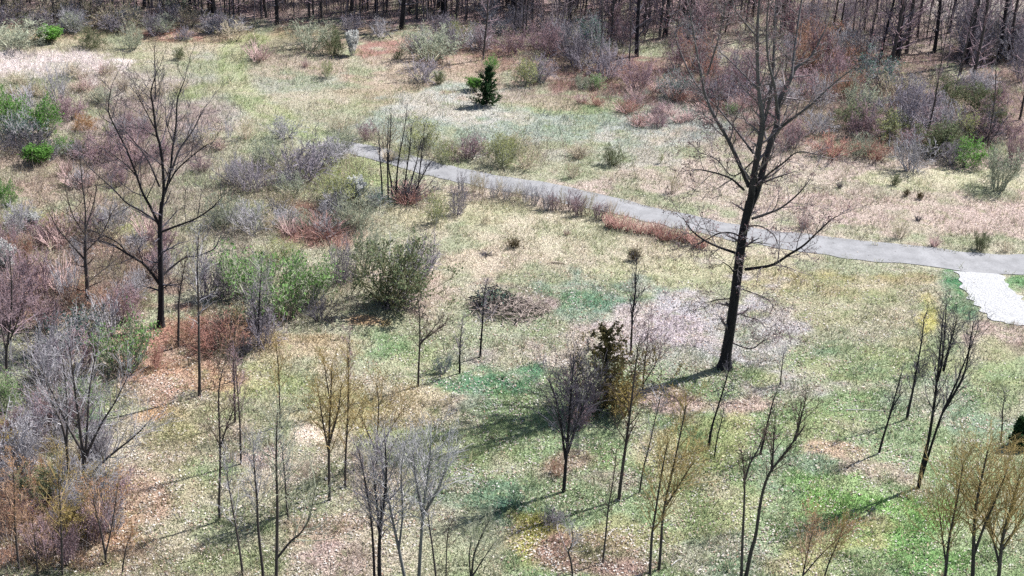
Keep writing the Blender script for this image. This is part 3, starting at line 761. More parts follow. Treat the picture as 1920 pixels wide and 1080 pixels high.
CB = Cfg(steps=(5, 3, 2), n=(5, 3, 0), ratio=(.42, .5, .4), ang=(.65, .65, .6), up=.07, jit=.13, rmin=.009)
hero("bare_tree", "large bare tree with low spreading limbs rising from the left thicket", (301, 612),
     [(301, 614), (302, 560), (301, 500), (300, 430), (303, 380)], [13, 11, 10, 8.8, 7.4], B_LIMBS, BARK, TW['dark'], CB, 2.7, None, 0, 0, 42, 1.7)
C_LIMBS = [([(160, 447), (160, 393), (154, 340), (150, 290)], 4.5, 1.3, .5), ([(157, 485), (127, 450), (107, 427), (90, 393)], 4, 1.2, -1.2), ([(161, 430), (176, 380), (185, 330)], 3.2, 1.2, 1.4), ([(159, 440), (135, 400), (122, 350)], 3.2, 1.2, -1.6),
 ([(162, 470), (190, 440), (212, 395)], 3, 1.2, -1.5), ([(164, 530), (195, 505), (225, 480)], 2.6, 1.1, 1.5)]
hero("bare_tree", "mid sized bare tree of fine spreading twigs left of the large tree in the thicket", (167, 572), [(167, 574), (164, 553), (163, 520), (160, 487), (160, 447)], [9, 8, 7.5, 6.5, 5.5], C_LIMBS, BARK2, TW['brown'], CB, 2.2, None, 0, 0, 43, 1.9)

# ------------------------------------------------------------------ saplings in the foreground and around the clearing
CS = Cfg(steps=(5, 3, 2), n=(6, 2.6, 0), ratio=(.45, .5, .4), ang=(.6, .65, .6), up=.05, jit=.15, rmin=.0068, rk=.55)
SAPK = dict(dark=('BARK', 'dark', None), brown=('BARK2', 'brown', None), grey=('BARK2', 'grey', None), pale=('BARKP', 'pale', None), violet=('BARK', 'violet', None), gold=('BARK2', 'gold', 'gold'), rust=('BARK2', 'rust', 'orange'),
            yg=('BARK2', 'olive', 'yg'), green=('BARK', 'olive', 'sage'), rose=('BARK2', 'purple', 'pink'), sage=('BARK2', 'sage', None))
_barks = dict(BARK=BARK, BARK2=BARK2, BARKP=BARKP)
def sapling(label, trunks, w0, spread, kind, start=.3, nb=16, ang=.62, group=None, leafper=1, cat="sapling", name="sapling"):
    b = ground(*trunks[0][0]); s = ppm(b); R = random.Random(int(trunks[0][0][0] * 7 + trunks[0][0][1] * 13 + len(trunks)))
    bark, twg, leaf = SAPK[kind]; ang *= R.uniform(.75, 1.35); spread *= R.uniform(.85, 1.15)
    polys, S, E = [], [], []
    for ti, pts in enumerate(trunks):
        yo = 0 if ti == 0 else R.uniform(-1, 1) * .8 * spread / s
        q = px_poly(pts, b, yo + R.uniform(-.3, .3), 4); n = len(q)
        wa = w0 if ti == 0 else w0 * .72
        rr = taper(n, wa / 2 / s, max(.009, wa * .14 / s), .9)
        if ti == 0: q[0] = q[0] - Z * .15
        polys.append((q, rr))
        spawn(q, rr, S, E, start if ti == 0 else .25, max(int(nb * (1.5 if ti == 0 else 1.0)), 5), 1.75 * spread / s, CS, R, ang * .85, lambda t: 1.0 - .62 * max(0, (t - .35)) , R.random() * 6, 1.0, .016)
        grow(S, E, q[-1], (q[-1] - q[-2]).normalized(), spread / s * .9, rr[-1], 0, CS, R)
    return build_tree(name, label, cat, b, polys, S, E, _barks[bark], TW[twg], LF[leaf] if leaf else None, 0.055, (.55 if kind == 'gold' else leafper), int(b.x * 10) & 1023, group, S=6, spread=.05)

SAP = [
 # left edge and bottom left corner
 ("bare grey tree of several stems fanning out at the lower left", [[(157, 925), (157, 870), (148, 790), (139, 720), (130, 650)], [(158, 880), (163, 810), (168, 730), (182, 650)], [(157, 862), (190, 795), (215, 755), (240, 705)], [(157, 905), (200, 860), (250, 820), (275, 795)], [(157, 850), (128, 800), (100, 740), (75, 690)]], 8, 62, 'grey', .4, 14),
 ("slender twin of the fanning grey tree, standing just left of it", [[(131, 915), (124, 830), (110, 780), (97, 753), (82, 700)], [(125, 835), (126, 770), (121, 700), (112, 650)]], 6.5, 50, 'grey', .4, 12),
 ("pale twigged young tree at the left edge of the photo", [[(13, 722), (12, 660), (20, 600), (22, 540), (18, 480)], [(12, 660), (2, 610), (-8, 560)], [(13, 650), (30, 610), (44, 570)]], 6, 48, 'rose', .3, 14),
 ("thin rusty sapling in the bottom left corner", [[(36, 1070), (28, 987), (27, 930), (24, 870)]], 5, 46, 'rust', .25, 14),
 ("thin golden budding sapling beside the rusty ones at the bottom left", [[(117, 1078), (115, 1000), (112, 930), (108, 870)]], 5, 48, 'gold', .25, 16),
 ("forked reddish sapling below the lilac grey twigs, bottom left", [[(200, 1056), (190, 1000), (180, 960), (172, 920)], [(198, 1040), (210, 985), (217, 940), (222, 905)]], 5, 34, 'rust', .4, 10),
 ("small reddish seedling right of the forked sapling, bottom left", [[(228, 1078), (236, 1030), (246, 1000)]], 3.5, 22, 'rust', .3, 7),
 ("yellow twigged sapling at the very bottom left, low and bushy", [[(70, 1075), (66, 1020), (60, 975)]], 4, 46, 'rust', .15, 12),
 ("dark slim sapling with bare lower stem in the lower left clearing", [[(412, 978), (411, 940), (413, 850), (410, 740), (418, 690)], [(413, 840), (425, 800), (438, 770)]], 6, 38, 'brown', .42, 14),
 ("thin rosy sapling behind the dark slim sapling in the lower left clearing", [[(452, 870), (450, 800), (446, 740), (440, 670)]], 4.5, 30, 'rose', .45, 10),
 ("thin dark sapling whose foot stands highest of the lower left clearing group", [[(441, 792), (440, 750), (439, 700), (436, 640)]], 4.5, 26, 'brown', .45, 9),
 ("leaning thin sapling at the bottom edge, right of the yellow corner", [[(456, 1080), (445, 1003), (432, 930), (425, 880)]], 5, 40, 'grey', .35, 12),
 ("sinuous grey sapling just left of the straight dark one at the bottom", [[(494, 1082), (484, 990), (482, 940), (477, 880), (475, 835)]], 6, 50, 'grey', .35, 16),
 ("straight dark sapling with a side fork and greenish crown at the bottom", [[(518, 1084), (520, 953), (518, 860), (520, 775)], [(521, 1045), (545, 1015), (563, 1000), (580, 970), (592, 915)]], 7, 62, 'sage', .35, 20),
 ("curving thin sapling on the shaded ground right of the greenish crowned one", [[(541, 978), (536, 925), (533, 880), (527, 830)]], 4.5, 36, 'grey', .4, 12),
 ("golden budding sapling with straight dark stem and narrow tall crown", [[(618, 938), (617, 880), (617, 820), (620, 753), (622, 690)], [(617, 850), (605, 790), (598, 740)], [(618, 830), (634, 770), (640, 720)]], 6.5, 36, 'gold', .35, 16),
 ("shorter golden sapling just right of the narrow tall crowned one", [[(647, 914), (648, 860), (651, 800), (654, 730), (652, 670)]], 5, 40, 'gold', .3, 14),
 ("golden orange bushy sapling with spreading twigs over straw coloured grass", [[(706, 870), (708, 810), (710, 760), (706, 720)], [(707, 850), (735, 800), (760, 760)], [(706, 850), (685, 800), (672, 770)]], 4, 48, 'gold', .2, 14),
 ("faint rosy sapling in front of the green grass patch left of centre", [[(652, 770), (653, 720), (654, 670), (655, 630)]], 3.5, 24, 'rose', .3, 9),
 ("faint olive sapling next to the pale straw patch left of centre", [[(525, 800), (524, 740), (522, 690), (518, 650)]], 3.5, 34, 'gold', .25, 12),
 ("smaller faint olive sapling between the pale straw patch and the rosy one", [[(620, 760), (612, 710), (606, 670)]], 3.2, 26, 'gold', .2, 10),
 # bottom centre clump
 ("dark thin stem at the left of the pale bottom centre clump", [[(702, 1084), (700, 1030), (695, 967), (684, 900), (672, 845)]], 6, 48, 'violet', .4, 16),
 ("thick dark trunk low in the pale bottom centre clump", [[(712, 1090), (711, 1040), (714, 980), (724, 900), (722, 830)], [(713, 1000), (706, 940), (700, 880)]], 9, 48, 'violet', .35, 16),
 ("curved pale sapling in the middle of the bottom centre clump", [[(760, 1090), (748, 1030), (735, 970), (722, 900), (714, 840)], [(748, 1030), (755, 960), (752, 890), (760, 830)]], 7, 56, 'pale', .35, 20),
 ("pale silvery sapling with a leaning trunk right in the bottom centre clump", [[(785, 1090), (789, 1020), (795, 947), (803, 887), (808, 830)], [(793, 970), (780, 900), (775, 850)], [(797, 960), (825, 910), (840, 860)]], 8, 52, 'pale', .35, 20),
 ("thin dark stem right of the pale bottom centre clump", [[(818, 1085), (810, 1020), (802, 960), (806, 920)]], 4.5, 36, 'grey', .4, 12),
 ("small greenish many stemmed sapling at the bottom edge of the centre", [[(884, 1084), (889, 1040), (903, 1005), (918, 975)], [(882, 1080), (880, 1040), (884, 1010)], [(886, 1080), (905, 1050), (925, 1020)]], 5, 30, 'sage', .3, 9),
 ("short thin stem among the dry leaves at bottom centre", [[(836, 1082), (838, 1020), (843, 980)]], 3.2, 22, 'brown', .4, 7),
 # centre
 ("round headed dark sapling with dense violet twigs casting a long shadow", [[(1057, 922), (1060, 880), (1064, 830), (1068, 780), (1072, 720), (1076, 680)], [(1060, 860), (1052, 800), (1042, 750), (1030, 715)], [(1064, 850), (1080, 800), (1096, 755), (1108, 720)]], 8, 54, 'dark', .32, 24),
 ("leaning dark sapling right of the round headed one with sparse crown", [[(1160, 937), (1167, 880), (1174, 830), (1183, 760), (1189, 710), (1196, 655)]], 7.5, 36, 'brown', .35, 16),
 ("thin leaning sapling with its foot right of the leaning dark one", [[(1199, 924), (1206, 880), (1215, 845), (1230, 780), (1240, 735)]], 4, 30, 'grey', .4, 10),
 ("thin sapling on dry red leaves at the bottom, right of centre", [[(1130, 1056), (1135, 1010), (1141, 950), (1150, 900), (1156, 845)]], 4.5, 24, 'brown', .4, 9),
 ("crooked little stem at the bottom edge below the violet headed sapling", [[(1074, 1082), (1070, 1050), (1066, 1035), (1074, 1015), (1072, 990)]], 4.5, 30, 'grey', .45, 8),
 ("dark slim trunk with olive crown at the bottom, left of its brighter twin", [[(1218, 1084), (1222, 1010), (1226, 980), (1240, 890), (1252, 830)]], 6.5, 42, 'gold', .35, 16),
 ("slim trunk with golden crown at the bottom, right of its olive twin", [[(1236, 1068), (1240, 1010), (1244, 960), (1260, 887), (1278, 803), (1286, 760)], [(1248, 950), (1270, 915), (1298, 870)]], 6.5, 48, 'gold', .3, 20),
 ("lone sapling left of centre with a side branch to the right and long shadow", [[(784, 724), (785, 690), (787, 643), (787, 600), (784, 565)], [(788, 645), (803, 628), (818, 608)], [(789, 640), (815, 622), (832, 608)]], 5, 24, 'brown', .4, 9),
 ("small sapling with narrow bare crown between the two lone saplings", [[(862, 700), (862, 670), (863, 643), (867, 600)]], 4.5, 20, 'violet', .35, 12),
 ("sapling with upright narrow crown in front of the brush pile", [[(900, 670), (902, 640), (905, 600), (907, 560), (912, 530)]], 5, 20, 'violet', .4, 14),
 ("slim sapling with upright crown halfway between brush pile and tallest tree", [[(1183, 662), (1184, 630), (1186, 590), (1191, 545), (1193, 495)]], 5.5, 32, 'dark', .38, 16),
 ("faint rosy bush sapling left of the tallest tree near its shadow", [[(1205, 730), (1208, 690), (1213, 650), (1216, 610)], [(1206, 720), (1225, 690), (1240, 660)]], 3.5, 36, 'rose', .2, 14),
 ("tiny leafless sapling right of the foot of the tallest tree", [[(1463, 722), (1466, 690), (1470, 660)]], 3, 18, 'grey', .3, 7),
 ("thin leaning sapling below the shadow of the tallest tree", [[(1328, 842), (1334, 805), (1341, 780), (1358, 725), (1368, 690)]], 5.5, 22, 'dark', .5, 9),
 ("very thin stem close beside the thin leaning sapling", [[(1339, 858), (1346, 815), (1354, 785), (1358, 760)]], 3, 14, 'dark', .4, 6),
 # right
 ("straight lean trunk forking low at the bottom, left of the curved one", [[(1390, 1086), (1392, 1020), (1395, 953), (1396, 895), (1390, 850)], [(1397, 900), (1406, 870), (1424, 838), (1432, 810)]], 6.5, 34, 'brown', .62, 9),
 ("curved dark sapling bending to the right at the bottom", [[(1398, 1086), (1408, 1035), (1417, 1003), (1427, 937), (1440, 893), (1457, 868), (1480, 838), (1505, 805)], [(1447, 880), (1450, 840), (1452, 800)], [(1490, 825), (1500, 790), (1508, 760)]], 8, 32, 'brown', .55, 11),
 ("slim dark leaning sapling behind the curved one", [[(1425, 852), (1433, 820), (1440, 790), (1449, 755), (1456, 735)], [(1428, 850), (1418, 870), (1412, 862)]], 5, 18, 'dark', .5, 7),
 ("lower thin sapling with long thin shadow right of centre", [[(1648, 850), (1656, 820), (1666, 787), (1680, 737), (1690, 700)], [(1666, 787), (1676, 760), (1692, 735)]], 5, 22, 'dark', .45, 9),
 ("sapling with a dark tangle low in its crown, lower right", [[(1700, 786), (1705, 762), (1711, 735), (1718, 695), (1728, 640), (1733, 595)]], 6, 26, 'dark', .4, 12),
 ("twin trunked bare tree fanning upward below the gravel driveway", [[(1722, 915), (1730, 870), (1741, 825), (1752, 755), (1757, 710), (1762, 660), (1768, 600)], [(1728, 895), (1748, 830), (1768, 772), (1790, 725), (1812, 670), (1832, 620)], [(1757, 715), (1764, 690), (1770, 640), (1774, 575)], [(1768, 772), (1785, 745), (1808, 700), (1818, 650), (1824, 610)], [(1769, 695), (1780, 650), (1794, 600)]], 7.5, 40, 'dark', .42, 18),
 ("faint thin sapling in the turf at the right edge", [[(1877, 830), (1879, 800), (1880, 770), (1884, 740)]], 3.5, 20, 'dark', .3, 7),
 ("golden bushy sapling in the bottom right corner, leftmost of its cluster", [[(1772, 1086), (1780, 1010), (1796, 930), (1806, 870)], [(1774, 1060), (1766, 1000), (1760, 950)]], 6, 58, 'gold', .2, 20),
 ("tallest golden sapling of the bottom right cluster with crooked dark trunk", [[(1824, 1086), (1826, 1010), (1830, 950), (1842, 890), (1852, 845)], [(1826, 1040), (1846, 985), (1870, 930), (1888, 880)]], 8, 62, 'gold', .25, 24),
 ("golden dark trunked sapling at the right border, bottom right cluster", [[(1872, 1090), (1880, 1010), (1896, 950), (1912, 890)], [(1874, 1060), (1860, 1000), (1852, 950)], [(1880, 1030), (1908, 985), (1935, 940)]], 8, 62, 'gold', .2, 22),
 ("low orange budding sapling standing in turf near the bottom right", [[(1504, 1086), (1510, 1055), (1518, 1020), (1528, 975)], [(1505, 1080), (1535, 1045), (1560, 1020), (1585, 1000)]], 4, 44, 'rust', .15, 14),
 ("second low orange sapling, thinner, right beside the first in turf", [[(1545, 1084), (1556, 1050), (1572, 1015), (1580, 985)]], 3.5, 34, 'gold', .2, 10),
 # left thicket and middle
 ("slender straight young tree with bare lower stem beside the red brambles", [[(374, 742), (374, 700), (373, 655), (372, 567), (370, 500), (372, 440)]], 6.5, 34, 'grey', .5, 14),
 ("thin sapling with a brown foot between the large tree and red brambles", [[(334, 652), (335, 600), (336, 560), (343, 515), (348, 490)]], 5.5, 26, 'brown', .5, 9),
 ("thin rosy sapling rising from the red brambles", [[(437, 715), (438, 670), (440, 630), (442, 600)]], 3.8, 28, 'rust', .3, 9),
 ("young bare tree of upright stems in front of the large green leafy shrub", [[(484, 645), (485, 600), (487, 555), (490, 500)], [(484, 640), (478, 590), (470, 545)]], 5, 34, 'violet', .25, 14),
 ("bushy lilac grey sapling growing from the lower left tree foot", [[(190, 985), (188, 950), (192, 920), (196, 890)], [(188, 980), (170, 940), (160, 905)]], 3.5, 44, 'pale', .15, 16),
 ("dark bare pole in the rosy stalks behind the large left tree", [[(291, 190), (291, 150), (290, 110), (289, 90)]], 3, 16, 'brown', .4, 6),
]
for a in SAP: sapling(*a)
# clump of dark poles by the end of the pavement
ST = [[(717, 372), (715, 330), (712, 290), (711, 258)], [(728, 374), (727, 330), (726, 295), (728, 230)], [(735, 371), (733, 340), (728, 305), (732, 255), (733, 215)], [(742, 374), (745, 320), (750, 285), (757, 250), (763, 205)],
      [(757, 366), (761, 330), (768, 280), (772, 235)], [(766, 366), (774, 330), (782, 300), (790, 262)], [(783, 368), (786, 330), (790, 295), (796, 240)], [(776, 366), (788, 338), (806, 305)]]
SL = ["leftmost short pole of the dark stem clump by the pavement end", "second pole from the left in the dark stem clump, thin", "third pole in the dark stem clump, gently bowed", "thickest and tallest pole of the dark stem clump, with side twigs",
      "middle pole of the dark stem clump right of the tallest", "thin pole leaning right within the dark stem clump", "rightmost tall pole of the dark stem clump", "short pole leaning far right out of the dark stem clump"]
for q, lb in zip(ST, SL): sapling(lb, [q], 3.7, 15, 'dark', .45, 7, .5, "poles of the dark stem clump")

# ------------------------------------------------------------------ evergreens
def conifer(name, label, base, top, wpx, nm, leafm, seed, sparse=1.0, wild=.15):
    b = ground(*base); s = ppm(b); R = random.Random(seed); tp = on_plane(top[0], top[1], b.y) - b
    q = [tp * (i / 8) for i in range(9)]; q[0] = q[0] - Z * .1
    rr = taper(9, .035 * tp.length, .012)
    S, E = [], []
    nb = int(95 * sparse); rad = wpx / 2 / s
    for k in range(nb):
        t = (k + R.random()) / nb * .97 + .02
        L = rad * (1.08 - t) ** .8 * R.uniform(1 - wild, 1 + wild * 1.4)
        pnt = tp * t; d = around(Z, R.uniform(1.15, 1.5) - .5 * t, k * 2.4 + R.random())
        dd = d; st = L / 5; pp = pnt
        for i in range(5):
            dd = (dd + Vector((0, 0, .09 * i - .1))).normalized(); e = pp + dd * st
            S.append((pp.x, pp.y, pp.z, e.x, e.y, e.z, .02 * (1 - i / 6), .02 * (1 - (i + 1) / 6)))
            for _ in range(3):
                sd = around(dd, R.uniform(.5, 1.1), R.random() * 6.28); tl = L * .25 * R.uniform(.5, 1.2)
                a = pp.lerp(e, R.random()); z2 = a + sd * tl
                S.append((a.x, a.y, a.z, z2.x, z2.y, z2.z, .008, .005))
                for f in (.25, .5, .75, 1): E.append(a.lerp(z2, f))
            pp = e
    o = build_tree(name, label, "evergreen", b, [(q, rr)], S, E, BARK, TW['brown'], leafm, .15, 2, seed, S=6, spread=.05, leafname="needles")
    return o
conifer("spruce_tree", "dark green young spruce standing alone in the upper meadow", (912, 198), (917, 126), 46, 'spruce', LF['dark'], 5, .65, .5)
conifer("cedar_tree", "ragged dark green cedar behind the round headed violet sapling", (1136, 764), (1137, 622), 165, 'cedar', LF['cedar'], 9, .55, .6)
conifer("evergreen_bush", "dark rounded evergreen bush cut by the right edge", (1915, 838), (1917, 786), 46, 'juniper', LF['dark'], 15, .9)

# ------------------------------------------------------------------ brush pile
bpb = ground(948, 580); s = ppm(bpb); R = random.Random(77)
bo = empty("brush_pile", bpb, "heap of dark dead brush with pale cut branches in the middle of the clearing", "brush pile")
S = []; S2 = []
def sticks(L_, N, cx, cy, rx, ry, h, el_s, lmin, lmax, r0_):
    for i in range(N):
        a = R.random() * 6.283; q = math.sqrt(R.random()); x_, y_ = cx + rx * q * math.cos(a), cy + ry * q * math.sin(a)
        z_ = h * max(0, 1 - q ** 1.4) * R.random() ** .6 + .08
        az_ = R.random() * 6.283; el = R.gauss(.12, el_s); L = R.uniform(lmin, lmax)
        d = Vector((math.cos(az_) * math.cos(el), math.sin(az_) * math.cos(el), math.sin(el)))
        p0 = Vector((x_, y_, z_)) - d * L * .5
        for k in range(3):
            p1 = p0 + d * L / 3; p0.z = max(p0.z, .0); p1.z = max(p1.z, .02)
            L_.append((*p0, *p1, r0_ * (1 - k * .28), r0_ * (1 - (k + 1) * .28)))
            d = (d + Vector((R.gauss(0, .25), R.gauss(0, .25), R.gauss(0, .2)))).normalized(); p0 = p1
sticks(S, 120, -.8, .6, 1.5, 1.2, 1.5, .45, .6, 1.8, .035)
sticks(S, 90, .8, .0, 1.6, 1.0, .6, .3, .5, 1.6, .025)
sticks(S2, 260, .5, -.2, 2.5, 1.8, .95, .3, .7, 2.2, .030)
sticks(S2, 14, -1.9, .5, .7, .5, .4, .3, .5, 1.2, .030)
V, Fc = prisms(S, 5); link("dark_branches", raw_mesh("dark_branches", V, Fc), BARK, bo)
V, Fc = prisms(S2, 5); link("pale_branches", raw_mesh("pale_branches", V, Fc), mat("peeled_wood", lin((214, 196, 186), .55), noise=.25), bo)
rr_ = np.random.default_rng(5); Pn = rr_.normal(size=(380, 3)) * [.7, .6, .25] + [-.7, .3, .7]; Pn = Pn[Pn[:, 2] > .02]
V, Fc = leaf_quads(Pn, np.full(len(Pn), .12), rr_); link("leaves", raw_mesh("leaves", V, Fc), LF['teal'], bo)
# fallen pole and broken stump
def log(name, label, A, B, wpx, m, cat, lift=.06):
    a, b2 = ground(*A), ground(*B); s = ppm(a); c = catmull([a + Z * lift, (a + b2) / 2 + Vector((0, .1, lift)), b2 + Z * lift], 3)
    o = bpy.data.objects
    me = raw_mesh(name, *tubes([([q - a for q in c], taper(len(c), wpx / 2 / s, wpx / 3 / s))], 7), smooth=True)
    ob = link(name, me, m); ob.location = a; ob["label"] = label; ob["category"] = cat
log("fallen_branch", "pale thin fallen branch lying in turf at the bottom, right of centre", (1258, 1063), (1278, 1050), 2.6, TW['pale'], "branch")
log("fallen_branch", "thin dark fallen stick on the straw field above the brush pile", (1033, 494), (1062, 497), 2.2, TW['brown'], "branch")
log("fallen_branch", "thin grey fallen stick on the open turf above the lower right saplings", (1585, 770), (1665, 773), 1.6, TW['grey'], "branch")
log("fallen_log", "dark log lying among the shrubs at the foot of the right wood", (1652, 262), (1676, 255), 6, BARK2, "log", .2)

